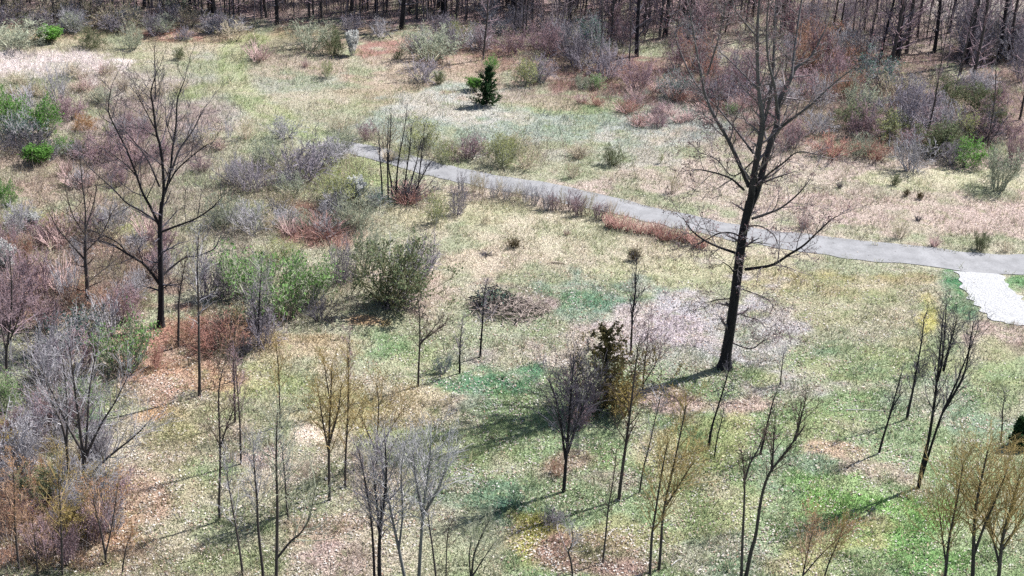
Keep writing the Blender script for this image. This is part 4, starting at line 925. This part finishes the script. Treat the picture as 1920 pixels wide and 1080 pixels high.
# ------------------------------------------------------------------ shrubs: (foot x, foot y, width, height, kind, where)
SH = [
 (30, 88, 130, 52, 'sage', "broad, in the upper left corner of the meadow"), (90, 78, 46, 28, 'lime', "low, beside the broad sage one, upper left corner"), (168, 90, 62, 38, 'sagedk', "round, with dark shadow, first of two, upper left meadow"),
 (248, 92, 52, 48, 'sage', "taller, second of two in the upper left meadow"), (215, 48, 90, 44, 'tan', "large, at the wood edge above the two meadow shrubs"), (135, 52, 80, 42, 'grey', "at the wood edge, left of the large straw coloured one"),
 (300, 62, 70, 36, 'sage', "at the wood edge behind the meadow, upper left"), (345, 74, 44, 30, 'violet', "small, over reddish ground at the upper left meadow edge"), (395, 62, 46, 34, 'grey', "small, next to the violet one at the upper left edge"),
 (440, 75, 64, 40, 'tan', "round, with dark shadow near the top of the grassy track"), (484, 113, 66, 40, 'rose', "dome, right of the grassy track"), (482, 84, 40, 24, 'yg', "behind the rosy stalk dome by the grassy track"),
 (582, 94, 84, 58, 'sage', "large, left half of a pair at the upper meadow edge"), (624, 102, 52, 50, 'sagedk', "right half of a pair at the upper meadow edge"), (615, 147, 36, 36, 'yg', "alone in the upper meadow below the pair"),
 (335, 110, 24, 22, 'sagedk', "tiny, alone in the open upper left meadow"), (661, 104, 26, 44, 'white', "at the upper meadow edge beside the sage pair"),
 (806, 112, 112, 66, 'sage', "largest, at the foot of the wood, top centre"), (792, 153, 86, 48, 'violet', "round, in the meadow below the largest sage one"), (823, 158, 24, 24, 'sagedk', "small, touching the round violet one"),
 (860, 82, 64, 46, 'yg', "at the wood foot right of the largest sage one"), (572, 126, 22, 20, 'rose', "small, in the upper meadow left of the lone green shrub"), (888, 170, 28, 24, 'lime', "low, left of the young spruce"), (921, 134, 30, 32, 'bright', "just behind the top of the young spruce"),
 (748, 110, 26, 20, 'sagedk', "small, on the reddish ground at top centre"), (715, 70, 50, 40, 'grey', "in front of the trunks at top centre"), (660, 60, 60, 40, 'violet', "in front of the trunks left of top centre"),
 (985, 158, 70, 56, 'yg', "right of the spruce at the meadow edge"), (1012, 152, 70, 54, 'violet', "behind the yellow green one right of the spruce"), (1008, 156, 30, 20, 'teal', "low, under the violet one right of the spruce"),
 (1082, 128, 96, 84, 'violet', "tall, at the foot of the wood, right of top centre"), (1135, 146, 90, 76, 'violet', "right of the tall violet one at the wood foot"), (1108, 100, 60, 72, 'teal', "tall, under the trees right of top centre"),
 (1118, 166, 40, 28, 'green', "low, at the meadow edge right of the spruce"), (1090, 164, 40, 26, 'sage', "low, left of the green one at the meadow edge"), (1070, 112, 50, 40, 'darkgrey', "in deep shade under the trees right of top centre"),
 (1195, 166, 84, 60, 'purple', "left of the tallest tree, at the wood foot"), (1030, 105, 80, 60, 'purple', "at the wood foot behind the violet ones"), (960, 100, 70, 50, 'purple', "at the wood foot above the young spruce"),
 (1265, 184, 76, 58, 'teal', "dark, left of the tallest tree crown"), (1335, 188, 76, 52, 'purple', "under the left limbs of the tallest tree"), (1302, 130, 84, 76, 'rust', "behind the left limbs of the tallest tree"), (1330, 150, 60, 50, 'redbr', "reddest, behind the left fork of the tallest tree"),
 (1385, 150, 70, 60, 'violet', "behind the crown fork of the tallest tree"), (1370, 214, 32, 22, 'green', "tiny, seen through the fork of the tallest tree"), (1560, 152, 70, 64, 'purple', "right behind the tallest tree crown"), (1510, 130, 80, 66, 'rust', "behind the right side of the tallest crown"), (1470, 190, 90, 50, 'grey', "behind the right limbs of the tallest tree"),
 (1612, 216, 84, 62, 'sage', "at the left foot of the right wood"), (1645, 158, 120, 66, 'teal', "broadest, in front of the right wood trunks"), (1590, 180, 70, 50, 'sage', "above the left foot of the right wood"), (1680, 190, 90, 60, 'tan', "between blue green and violet ones at the right wood"),
 (1616, 258, 84, 66, 'purple', "dense, left in the thicket of the right wood"), (1706, 246, 140, 108, 'violet', "biggest and darkest, centre of the right wood thicket"), (1660, 262, 70, 56, 'yg', "in shade under the biggest violet one"), (1612, 290, 66, 40, 'sage', "front left edge of the right wood thicket"),
 (1560, 292, 90, 44, 'redbr', "low, front left of the right wood thicket"), (1710, 322, 96, 76, 'grey', "with a dark foot at the meadow edge of the right thicket"), (1752, 290, 90, 66, 'sagedk', "behind the dark footed grey one, right thicket"), (1776, 308, 68, 50, 'violet', "small, beside the bright green one, right thicket"),
 (1815, 312, 72, 56, 'bright', "with black shadow, front of the right thicket"), (1870, 356, 88, 86, 'sage', "nearest, standing out in the straw at the right"), (1775, 252, 80, 70, 'grey', "behind the bright green one, right thicket"), (1845, 266, 100, 62, 'darkgrey', "under the trees at the far right"),
 (1900, 306, 70, 62, 'purple', "at the right edge behind the nearest sage one"), (1806, 262, 60, 56, 'yg', "between grey and dark ones, right thicket"), (1480, 276, 80, 56, 'purple', "under the low right limbs of the tallest tree"), (1535, 250, 80, 52, 'grey', "left of the right thicket behind the tallest tree"),
 (1430, 240, 80, 48, 'purple', "seen through the trunk fork of the tallest tree"), (1640, 300, 60, 40, 'redbr', "low, between grey and sage ones, right thicket"), (1740, 215, 80, 60, 'violet', "upper, over the biggest violet one"),
 (1146, 310, 50, 40, 'sagedk', "alone in the meadow above the pavement"), (1074, 333, 40, 36, 'tan', "beyond the pavement, below the lone dull green one"), (985, 315, 76, 52, 'tan', "beyond the pavement, right of the yellow green group"), (942, 308, 84, 66, 'yg', "in the group on the far side of the pavement"),
 (880, 296, 80, 50, 'purple', "left of the yellow green group beyond the pavement"), (835, 306, 60, 46, 'yg', "lowest, brightest, by the dark poles"), (790, 282, 76, 66, 'yg', "tall, behind the dark poles"), (722, 276, 64, 60, 'tan', "behind the dark poles at the pavement end"), (640, 248, 64, 36, 'tan', "above the end of the pavement"), (690, 262, 50, 36, 'purple', "low, above the end of the pavement"),
 (1238, 306, 12, 20, 'yg', "single tiny seedling in the meadow above the pavement"), (1262, 362, 36, 42, 'tan', "left of the tallest tree, beyond the pavement"), (1686, 447, 44, 38, 'tan', "beyond the pavement, above the gravel driveway"), (1752, 462, 34, 26, 'rose', "beyond the pavement, between two straw coloured shrubs"), (1836, 470, 36, 36, 'sagedk', "at the pavement edge across from the gravel driveway"),
 (1886, 472, 30, 26, 'tan', "rightmost at the far pavement edge"), (1506, 428, 34, 30, 'rose', "beyond the pavement, right of the tallest trunk"), (1676, 347, 22, 22, 'sagedk', "tiny, left of the two junipers beyond the pavement"), (1574, 352, 18, 14, 'stub', "in the straw left of the junipers"), (1722, 414, 18, 12, 'stub', "in the straw above the pavement at right"),
 (428, 258, 22, 40, 'upg', "small, dark stemmed, left of the grassy track"), (464, 260, 60, 50, 'tan', "on the left side of the grassy track"), (535, 258, 76, 44, 'grey', "right of the straw coloured one by the grassy track"),
 (505, 310, 90, 60, 'sage', "upper left of the grey thicket at the pavement end"), (570, 338, 140, 92, 'violet', "largest, in the grey thicket at the pavement end"), (610, 312, 100, 64, 'grey', "at the end of the pavement"), (632, 292, 84, 40, 'grey', "low, over the very end of the pavement"), (645, 278, 64, 40, 'sage', "touching the end of the pavement"), (645, 378, 110, 72, 'yg', "wide, below the end of the pavement"),
 (474, 358, 90, 74, 'violet', "lower left of the grey thicket"), (438, 345, 76, 62, 'grey', "left end of the grey thicket"), (666, 378, 40, 46, 'white', "left of the dark poles"), (706, 386, 60, 40, 'teal', "low, between blossom and dark poles"), (628, 396, 66, 52, 'grey', "left of the white blossom"), (664, 428, 80, 64, 'sage', "below the white blossom"),
 (600, 446, 110, 46, 'red', "widest, left of the straw field"), (545, 440, 60, 40, 'rose', "left of the red stems"), (530, 400, 70, 56, 'tan', "above the rosy stalks, left of the straw field"), (470, 435, 90, 64, 'grey', "above the large green leafy shrubs"), (420, 420, 70, 60, 'sage', "right of the large left tree"),
 (764, 380, 90, 40, 'red', "at the foot of the dark poles"), (770, 372, 100, 56, 'darkgrey', "bushy, among the feet of the dark poles"), (818, 420, 54, 60, 'yg', "at the corner of the straw field below the dark poles"), (856, 402, 50, 60, 'violet', "right of the yellow green one at the field corner"),
 (748, 560, 110, 110, 'grey', "inner right part of the big round one"), (733, 572, 150, 136, 'sagedk', "big round, left of the brush pile"), (792, 520, 92, 96, 'violet', "right shoulder of the big round one"), (690, 510, 70, 90, 'sage', "left shoulder of the big round one"), (740, 578, 110, 50, 'darkgrey', "low, at the foot of the big round one"),
 (452, 552, 96, 90, 'green', "upper left of the large leafy group"), (512, 596, 136, 134, 'green', "largest, middle of the large leafy group"), (580, 566, 96, 92, 'green', "right in the large leafy group"), (600, 600, 80, 60, 'darkgrey', "low, at the right foot of the leafy group"), (640, 530, 66, 84, 'violet', "between leafy group and the big round shrub"), (530, 490, 90, 40, 'yg', "over the top of the leafy group"), (418, 560, 60, 66, 'violet', "left side of the leafy group"),
 (236, 694, 104, 104, 'green', "below the large left tree"), (130, 650, 130, 76, 'teal', "left of the leafy one below the large left tree"), (96, 716, 140, 114, 'violet', "at the left edge below the blue green one"), (296, 690, 50, 50, 'redbr', "right of the leafy one below the large left tree"), (415, 652, 130, 66, 'redbr', "broadest, beside the slender straight tree"), (455, 668, 60, 44, 'darkgrey', "right foot of the broadest bramble"), (350, 640, 60, 50, 'rust', "at the foot of the large left tree"), (495, 650, 90, 80, 'violet', "in front of the leafy group"),
 (18, 252, 60, 88, 'bright', "at the left border of the photo, upper thicket"), (86, 252, 60, 72, 'bright', "roundest, in the upper left thicket"), (42, 264, 90, 62, 'teal', "between the two bright green ones, upper left thicket"), (62, 288, 130, 58, 'darkgrey', "low, under the green ones in the upper left thicket"), (68, 308, 52, 38, 'lime', "lowest of the green ones in the upper left thicket"), (120, 288, 46, 34, 'bright', "small, right in the upper left thicket"),
 (150, 284, 40, 34, 'yg', "right of the small bright one, upper left thicket"), (160, 244, 48, 32, 'orange', "only one of its colour, upper left thicket"), (204, 252, 32, 26, 'yg', "small, left of the large tree limbs"), (132, 222, 80, 50, 'purple', "above the orange one, upper left thicket"), (192, 300, 110, 64, 'purple', "right in the upper left thicket, below the orange one"), (52, 220, 70, 72, 'upg', "tall, behind the bright green ones, upper left"), (110, 190, 60, 76, 'upg', "tall, in the pale straw at the upper left"), (12, 385, 46, 50, 'bright', "at the left border, mid height"), (195, 195, 60, 36, 'sage', "beside the limb tips of the large left tree"),
 (62, 428, 28, 28, 'white', "small, far left in the thicket"), (8, 520, 40, 66, 'white', "at the left border, half cut by the edge"), (30, 610, 110, 130, 'uprose', "big, at the left border"), (75, 560, 90, 100, 'uprose', "behind the big one near the left border"), (235, 600, 90, 80, 'purple', "left of the large left tree foot"), (385, 560, 80, 100, 'violet', "right of the large left tree foot"),
 (30, 880, 130, 120, 'grey', "at the left border, lower thicket"), (70, 820, 110, 90, 'violet', "right behind the lower left grey one"), (12, 770, 60, 80, 'green', "at the left border, above the lower grey one"), (150, 770, 100, 60, 'green', "behind the fanning grey tree"), (70, 940, 110, 60, 'sagedk', "dark, above the rusty corner"), (20, 990, 90, 90, 'rust', "in the bottom left corner"), (150, 1010, 80, 90, 'gold', "bottom left, right of the rusty one"), (205, 960, 96, 84, 'uprose', "at the foot of the fanning grey tree"),
 (1094, 770, 96, 84, 'uprose', "left of the ragged cedar"), (1165, 780, 90, 90, 'gold', "right foot of the ragged cedar"), (1046, 890, 44, 34, 'rust', "small, left of the round headed sapling foot"), (1035, 985, 60, 46, 'violet', "low, dark, below the shadow of the round headed sapling"), (1728, 705, 36, 46, 'darkgrey', "small tangle at the lower right sapling"), (830, 700, 44, 40, 'teal', "low, left of the small narrow sapling"),
 (1190, 490, 26, 26, 'junip', "with shadow, in the straw field"), (1698, 368, 16, 14, 'junip', "left of two in the straw beyond the pavement"), (1725, 373, 16, 14, 'junip', "right of two in the straw beyond the pavement"),
 (962, 464, 26, 20, 'junip', "leaning, in the straw field above the brush pile"), (910, 420, 18, 24, 'tan', "tiny, in the straw field below the path brush"), (912, 478, 34, 8, 'stub', "flat, in the straw field left of the leaning one"), (1062, 440, 20, 14, 'rose', "tiny, in the straw field below the path brush"),
 (1085, 800, 70, 50, 'uprose', "around the round headed sapling"),
]
for (x_, y_, w_, h_, kd, where) in SH:
    place_shrub(x_, y_, w_, h_, kd, KIND[kd][7] + ", " + where)
# brush along the near edge of the pavement and the low red stems beyond it
R = random.Random(55)
for i in range(17):
    x_ = 868 + i * 17 + R.uniform(-5, 5); yb = np.interp(x_, _u[0], _u[2]) + 10 + R.uniform(0, 10)
    place_shrub(x_, yb, R.uniform(26, 40), R.uniform(34, 54), R.choice(['upg', 'upg', 'uprose', 'tan', 'straw']), "scraggy roadside bush in the row along the near edge of the pavement", "bushes along the near pavement edge", "roadside_bush")
for i in range(11):
    x_ = 1145 + i * 17 + R.uniform(-5, 5); yb = np.interp(x_, _u[0], _u[2]) + 18 + R.uniform(0, 12)
    place_shrub(x_, yb, R.uniform(34, 52), R.uniform(22, 34), 'red', "low red stemmed bush in the hedge below the pavement, left of the tallest tree", "red stemmed bushes below the pavement")
# scrub of the left thicket, the rosy weeds and the wood floor
def fill(cx, cy, rx, ry, N, kinds, wr, hr, label, group, seed, name=None):
    R = random.Random(seed)
    for i in range(N):
        a = R.random() * 6.283; q = math.sqrt(R.random())
        x_, y_ = cx + rx * q * math.cos(a), cy + ry * q * math.sin(a)
        place_shrub(x_, y_, R.uniform(*wr), R.uniform(*hr), R.choice(kinds), label, group, name)
fill(120, 500, 200, 90, 34, ['purple', 'tan', 'rust', 'grey', 'rose'], (50, 90), (36, 66), "tangled leafless scrub over the brown floor of the left thicket", "scrub of the left thicket", 1)
fill(250, 300, 170, 70, 26, ['purple', 'rose', 'tan', 'grey'], (40, 70), (26, 44), "thin rosy grey weeds behind the large left tree", "weeds behind the large left tree", 2)
fill(170, 165, 200, 26, 20, ['rose', 'straw', 'tan'], (34, 60), (20, 32), "pale tall dry stalks in the bleached strip at the upper left", "stalks of the bleached strip", 3)
fill(1250, 205, 180, 34, 26, ['rose', 'purple', 'redbr'], (40, 70), (20, 32), "low rosy weeds along the meadow edge left of the tallest tree", "rosy weeds along the meadow edge", 4)
fill(1450, 120, 220, 90, 30, ['purple', 'rust', 'violet', 'grey', 'uprose'], (50, 86), (40, 70), "dusky undergrowth behind the crown of the tallest tree", "undergrowth behind the tallest tree", 5)
fill(1760, 225, 170, 60, 22, ['violet', 'grey', 'purple', 'sagedk'], (50, 90), (36, 60), "grey undergrowth between the trunks of the right wood", "undergrowth of the right wood", 6)
fill(560, 400, 170, 60, 16, ['tan', 'sage', 'grey'], (46, 76), (30, 50), "pale scrub between the left tree and the straw field", "scrub left of the straw field", 7)
fill(250, 42, 260, 26, 22, ['violet', 'grey', 'sage', 'tan'], (50, 84), (34, 54), "dim undergrowth at the foot of the upper left wood", "undergrowth of the upper left wood", 8)
fill(980, 70, 240, 40, 20, ['violet', 'purple', 'grey'], (50, 84), (34, 56), "dim undergrowth at the foot of the upper middle wood", "undergrowth of the upper middle wood", 9)
fill(90, 880, 110, 130, 12, ['grey', 'violet', 'purple', 'gold'], (60, 100), (50, 90), "mixed bare scrub in the lower left corner", "scrub of the lower left corner", 10)
fill(900, 292, 200, 26, 12, ['tan', 'straw', 'yg'], (34, 60), (22, 36), "dry weeds on the far side of the pavement", "weeds on the far side of the pavement", 11)

fill(1880, 110, 70, 50, 9, ['violet', 'grey', 'darkgrey'], (70, 110), (70, 110), "blue grey brush between trunks in the top right corner", "brush of the top right corner", 12)

fill(90, 930, 150, 140, 18, ['upg', 'uprose', 'grey', 'upg'], (50, 80), (60, 95), "thin twiggy whip in the tangle of the lower left corner", "whips of the lower left corner", 13, "whip_sapling")
fill(80, 620, 130, 90, 10, ['uprose', 'upg'], (54, 84), (60, 95), "thin rosy grey whip in the thicket at the left border", "whips at the left border", 15, "whip_sapling")

# ------------------------------------------------------------------ the woods
def forest_proto(seed, H, r0, fork, thin=False):
    R = random.Random(seed); S, E, polys = [], [], []
    c = Cfg(steps=(4, 3, 2), n=(4.5, 2.6, 0), ratio=(.45, .5, .4), ang=(.65, .7, .6), up=.10, jit=.13, rmin=.014, rk=.5)
    q = [Vector((0, 0, -.3))]; d = Vector((R.gauss(0, .03), R.gauss(0, .03), 1))
    for i in range(10):
        d = (d + Vector((R.gauss(0, .035), R.gauss(0, .035), 0))).normalized(); q.append(q[-1] + d * H / 10)
    rr = taper(11, r0, .02, .9); polys.append((q, rr))
    spawn(q, rr, S, E, fork, 20 if not thin else 12, H * (.26 if not thin else .17), c, R, .62, lambda t: 1.1 - .7 * t)
    spawn(q, rr, S, E, .08, 10, H * .11, c, R, 1.1, lambda t: 1, 0, fork)
    return S, E, polys
FP = []
for i, (H, r_, f_, th) in enumerate([(19, .19, .38, False), (17, .14, .40, False), (21, .26, .34, False), (15, .10, .40, True), (13, .075, .36, True), (18, .19, .22, False)]):
    S, E, polys = forest_proto(100 + i, H, r_, f_, th)
    o = build_tree("forest_tree", "x", "tree", (0, -80 - 5 * i, 0), polys, S, E, BARK if i in (0, 2) else BARK2, TW['dark'] if i % 2 == 0 else TW['purple'], S=7)
    FP.append(o)
used = set()
def forest(px, py, k, label, group, pos=None, s=None):
    b = ground(px, py) if pos is None else pos
    R = random.Random(int(abs(b.x) * 977) + int(b.y * 131)); s = s or R.uniform(.85, 1.15)
    if k not in used:
        used.add(k); o = FP[k]; o.location = b; o.scale = (s, s, s); o.rotation_euler = (0, 0, R.random() * 6.28); o["label"] = label
        if group: o["group"] = group
        return o
    return copy_thing(FP[k], b, R.random() * 6.28, (s, s, s), label, group)
for x_, y_, k, lb in [(752, 55, 2, "thickest trunk at the front of the wood, top centre"), (828, 30, 0, "dark trunk right of the thickest one at top centre"), (855, 38, 1, "slimmer dark trunk with its foot near the largest sage shrub"),
   (357, 32, 0, "dark trunk above the round shadowed shrub by the grassy track"), (405, 30, 5, "trunk pair's right member above the grassy track"), (520, 46, 2, "stout trunk at the front of the wood over the meadow, left of top centre"), (905, 112, 3, "slim tree with reddish lower trunk at the wood foot behind the spruce"),
   (980, 84, 4, "slim grey tree right behind the reddish trunked one"), (1194, 106, 2, "stout dark trunk of the wood left of the tallest crown"), (1145, 80, 1, "dark trunk above the violet shrubs right of top centre"), (1245, 70, 2, "twin dark trunk nearest the left limbs of the tallest crown"), (1236, 74, 5, "second of the twin dark trunks left of the tallest crown"),
   (1122, 132, 4, "small pale twigged tree among the violet shrubs of the wood foot"), (1180, 130, 4, "small grey tree over rosy weeds at the wood foot"),
   (1684, 112, 2, "stoutest trunk of the right wood, with low fanning limbs"), (1700, 100, 5, "leaning limbed trunk right beside the stoutest of the right wood"), (1650, 112, 0, "straight trunk left of the stoutest of the right wood"), (1752, 98, 0, "straight trunk right of the fanning trees in the right wood"), (1800, 140, 1, "trunk standing forward in the right wood over brown litter"), (1812, 120, 2, "tall trunk just right of the forward one in the right wood"),
   (1822, 152, 5, "many limbed trunk forward at the far right wood"), (1912, 225, 1, "trunk at the right edge standing furthest forward"), (1600, 60, 3, "slim trunk at the left end of the right wood"), (1790, 172, 4, "slim tree in front of the right wood trunks"), (1850, 275, 4, "small forked tree in the right thicket"), (1735, 265, 3, "slim dark tree inside the biggest violet shrub")]:
    forest(x_, y_, k, lb, None)
R = random.Random(99)
def wood(N, x0, x1, yf, label, group, seed):
    R = random.Random(seed)
    for i in range(N):
        x_ = R.uniform(x0, x1); y1 = yf(x_); y_ = y1 - (y1 + 5) * R.random() ** .8
        forest(x_, y_, R.choice([0, 1, 1, 3, 3, 3, 4, 4, 4, 5]), label, group)
wood(46, -60, 330, lambda x_: 44, "bare trunk deep in the wood at the upper left", "trees of the upper left wood", 1)
wood(84, 330, 1000, lambda x_: 42, "bare trunk deep in the wood at the top centre", "trees of the top centre wood", 2)
wood(60, 960, 1330, lambda x_: 76, "bare trunk deep in the wood left of the tallest crown", "trees of the wood left of the tallest crown", 3)
wood(26, 1330, 1620, lambda x_: 70, "bare trunk in the wood behind the tallest crown", "trees of the wood behind the tallest crown", 4)
wood(40, 1610, 1980, lambda x_: 130, "bare trunk in the dark right wood", "trees of the right wood", 5)
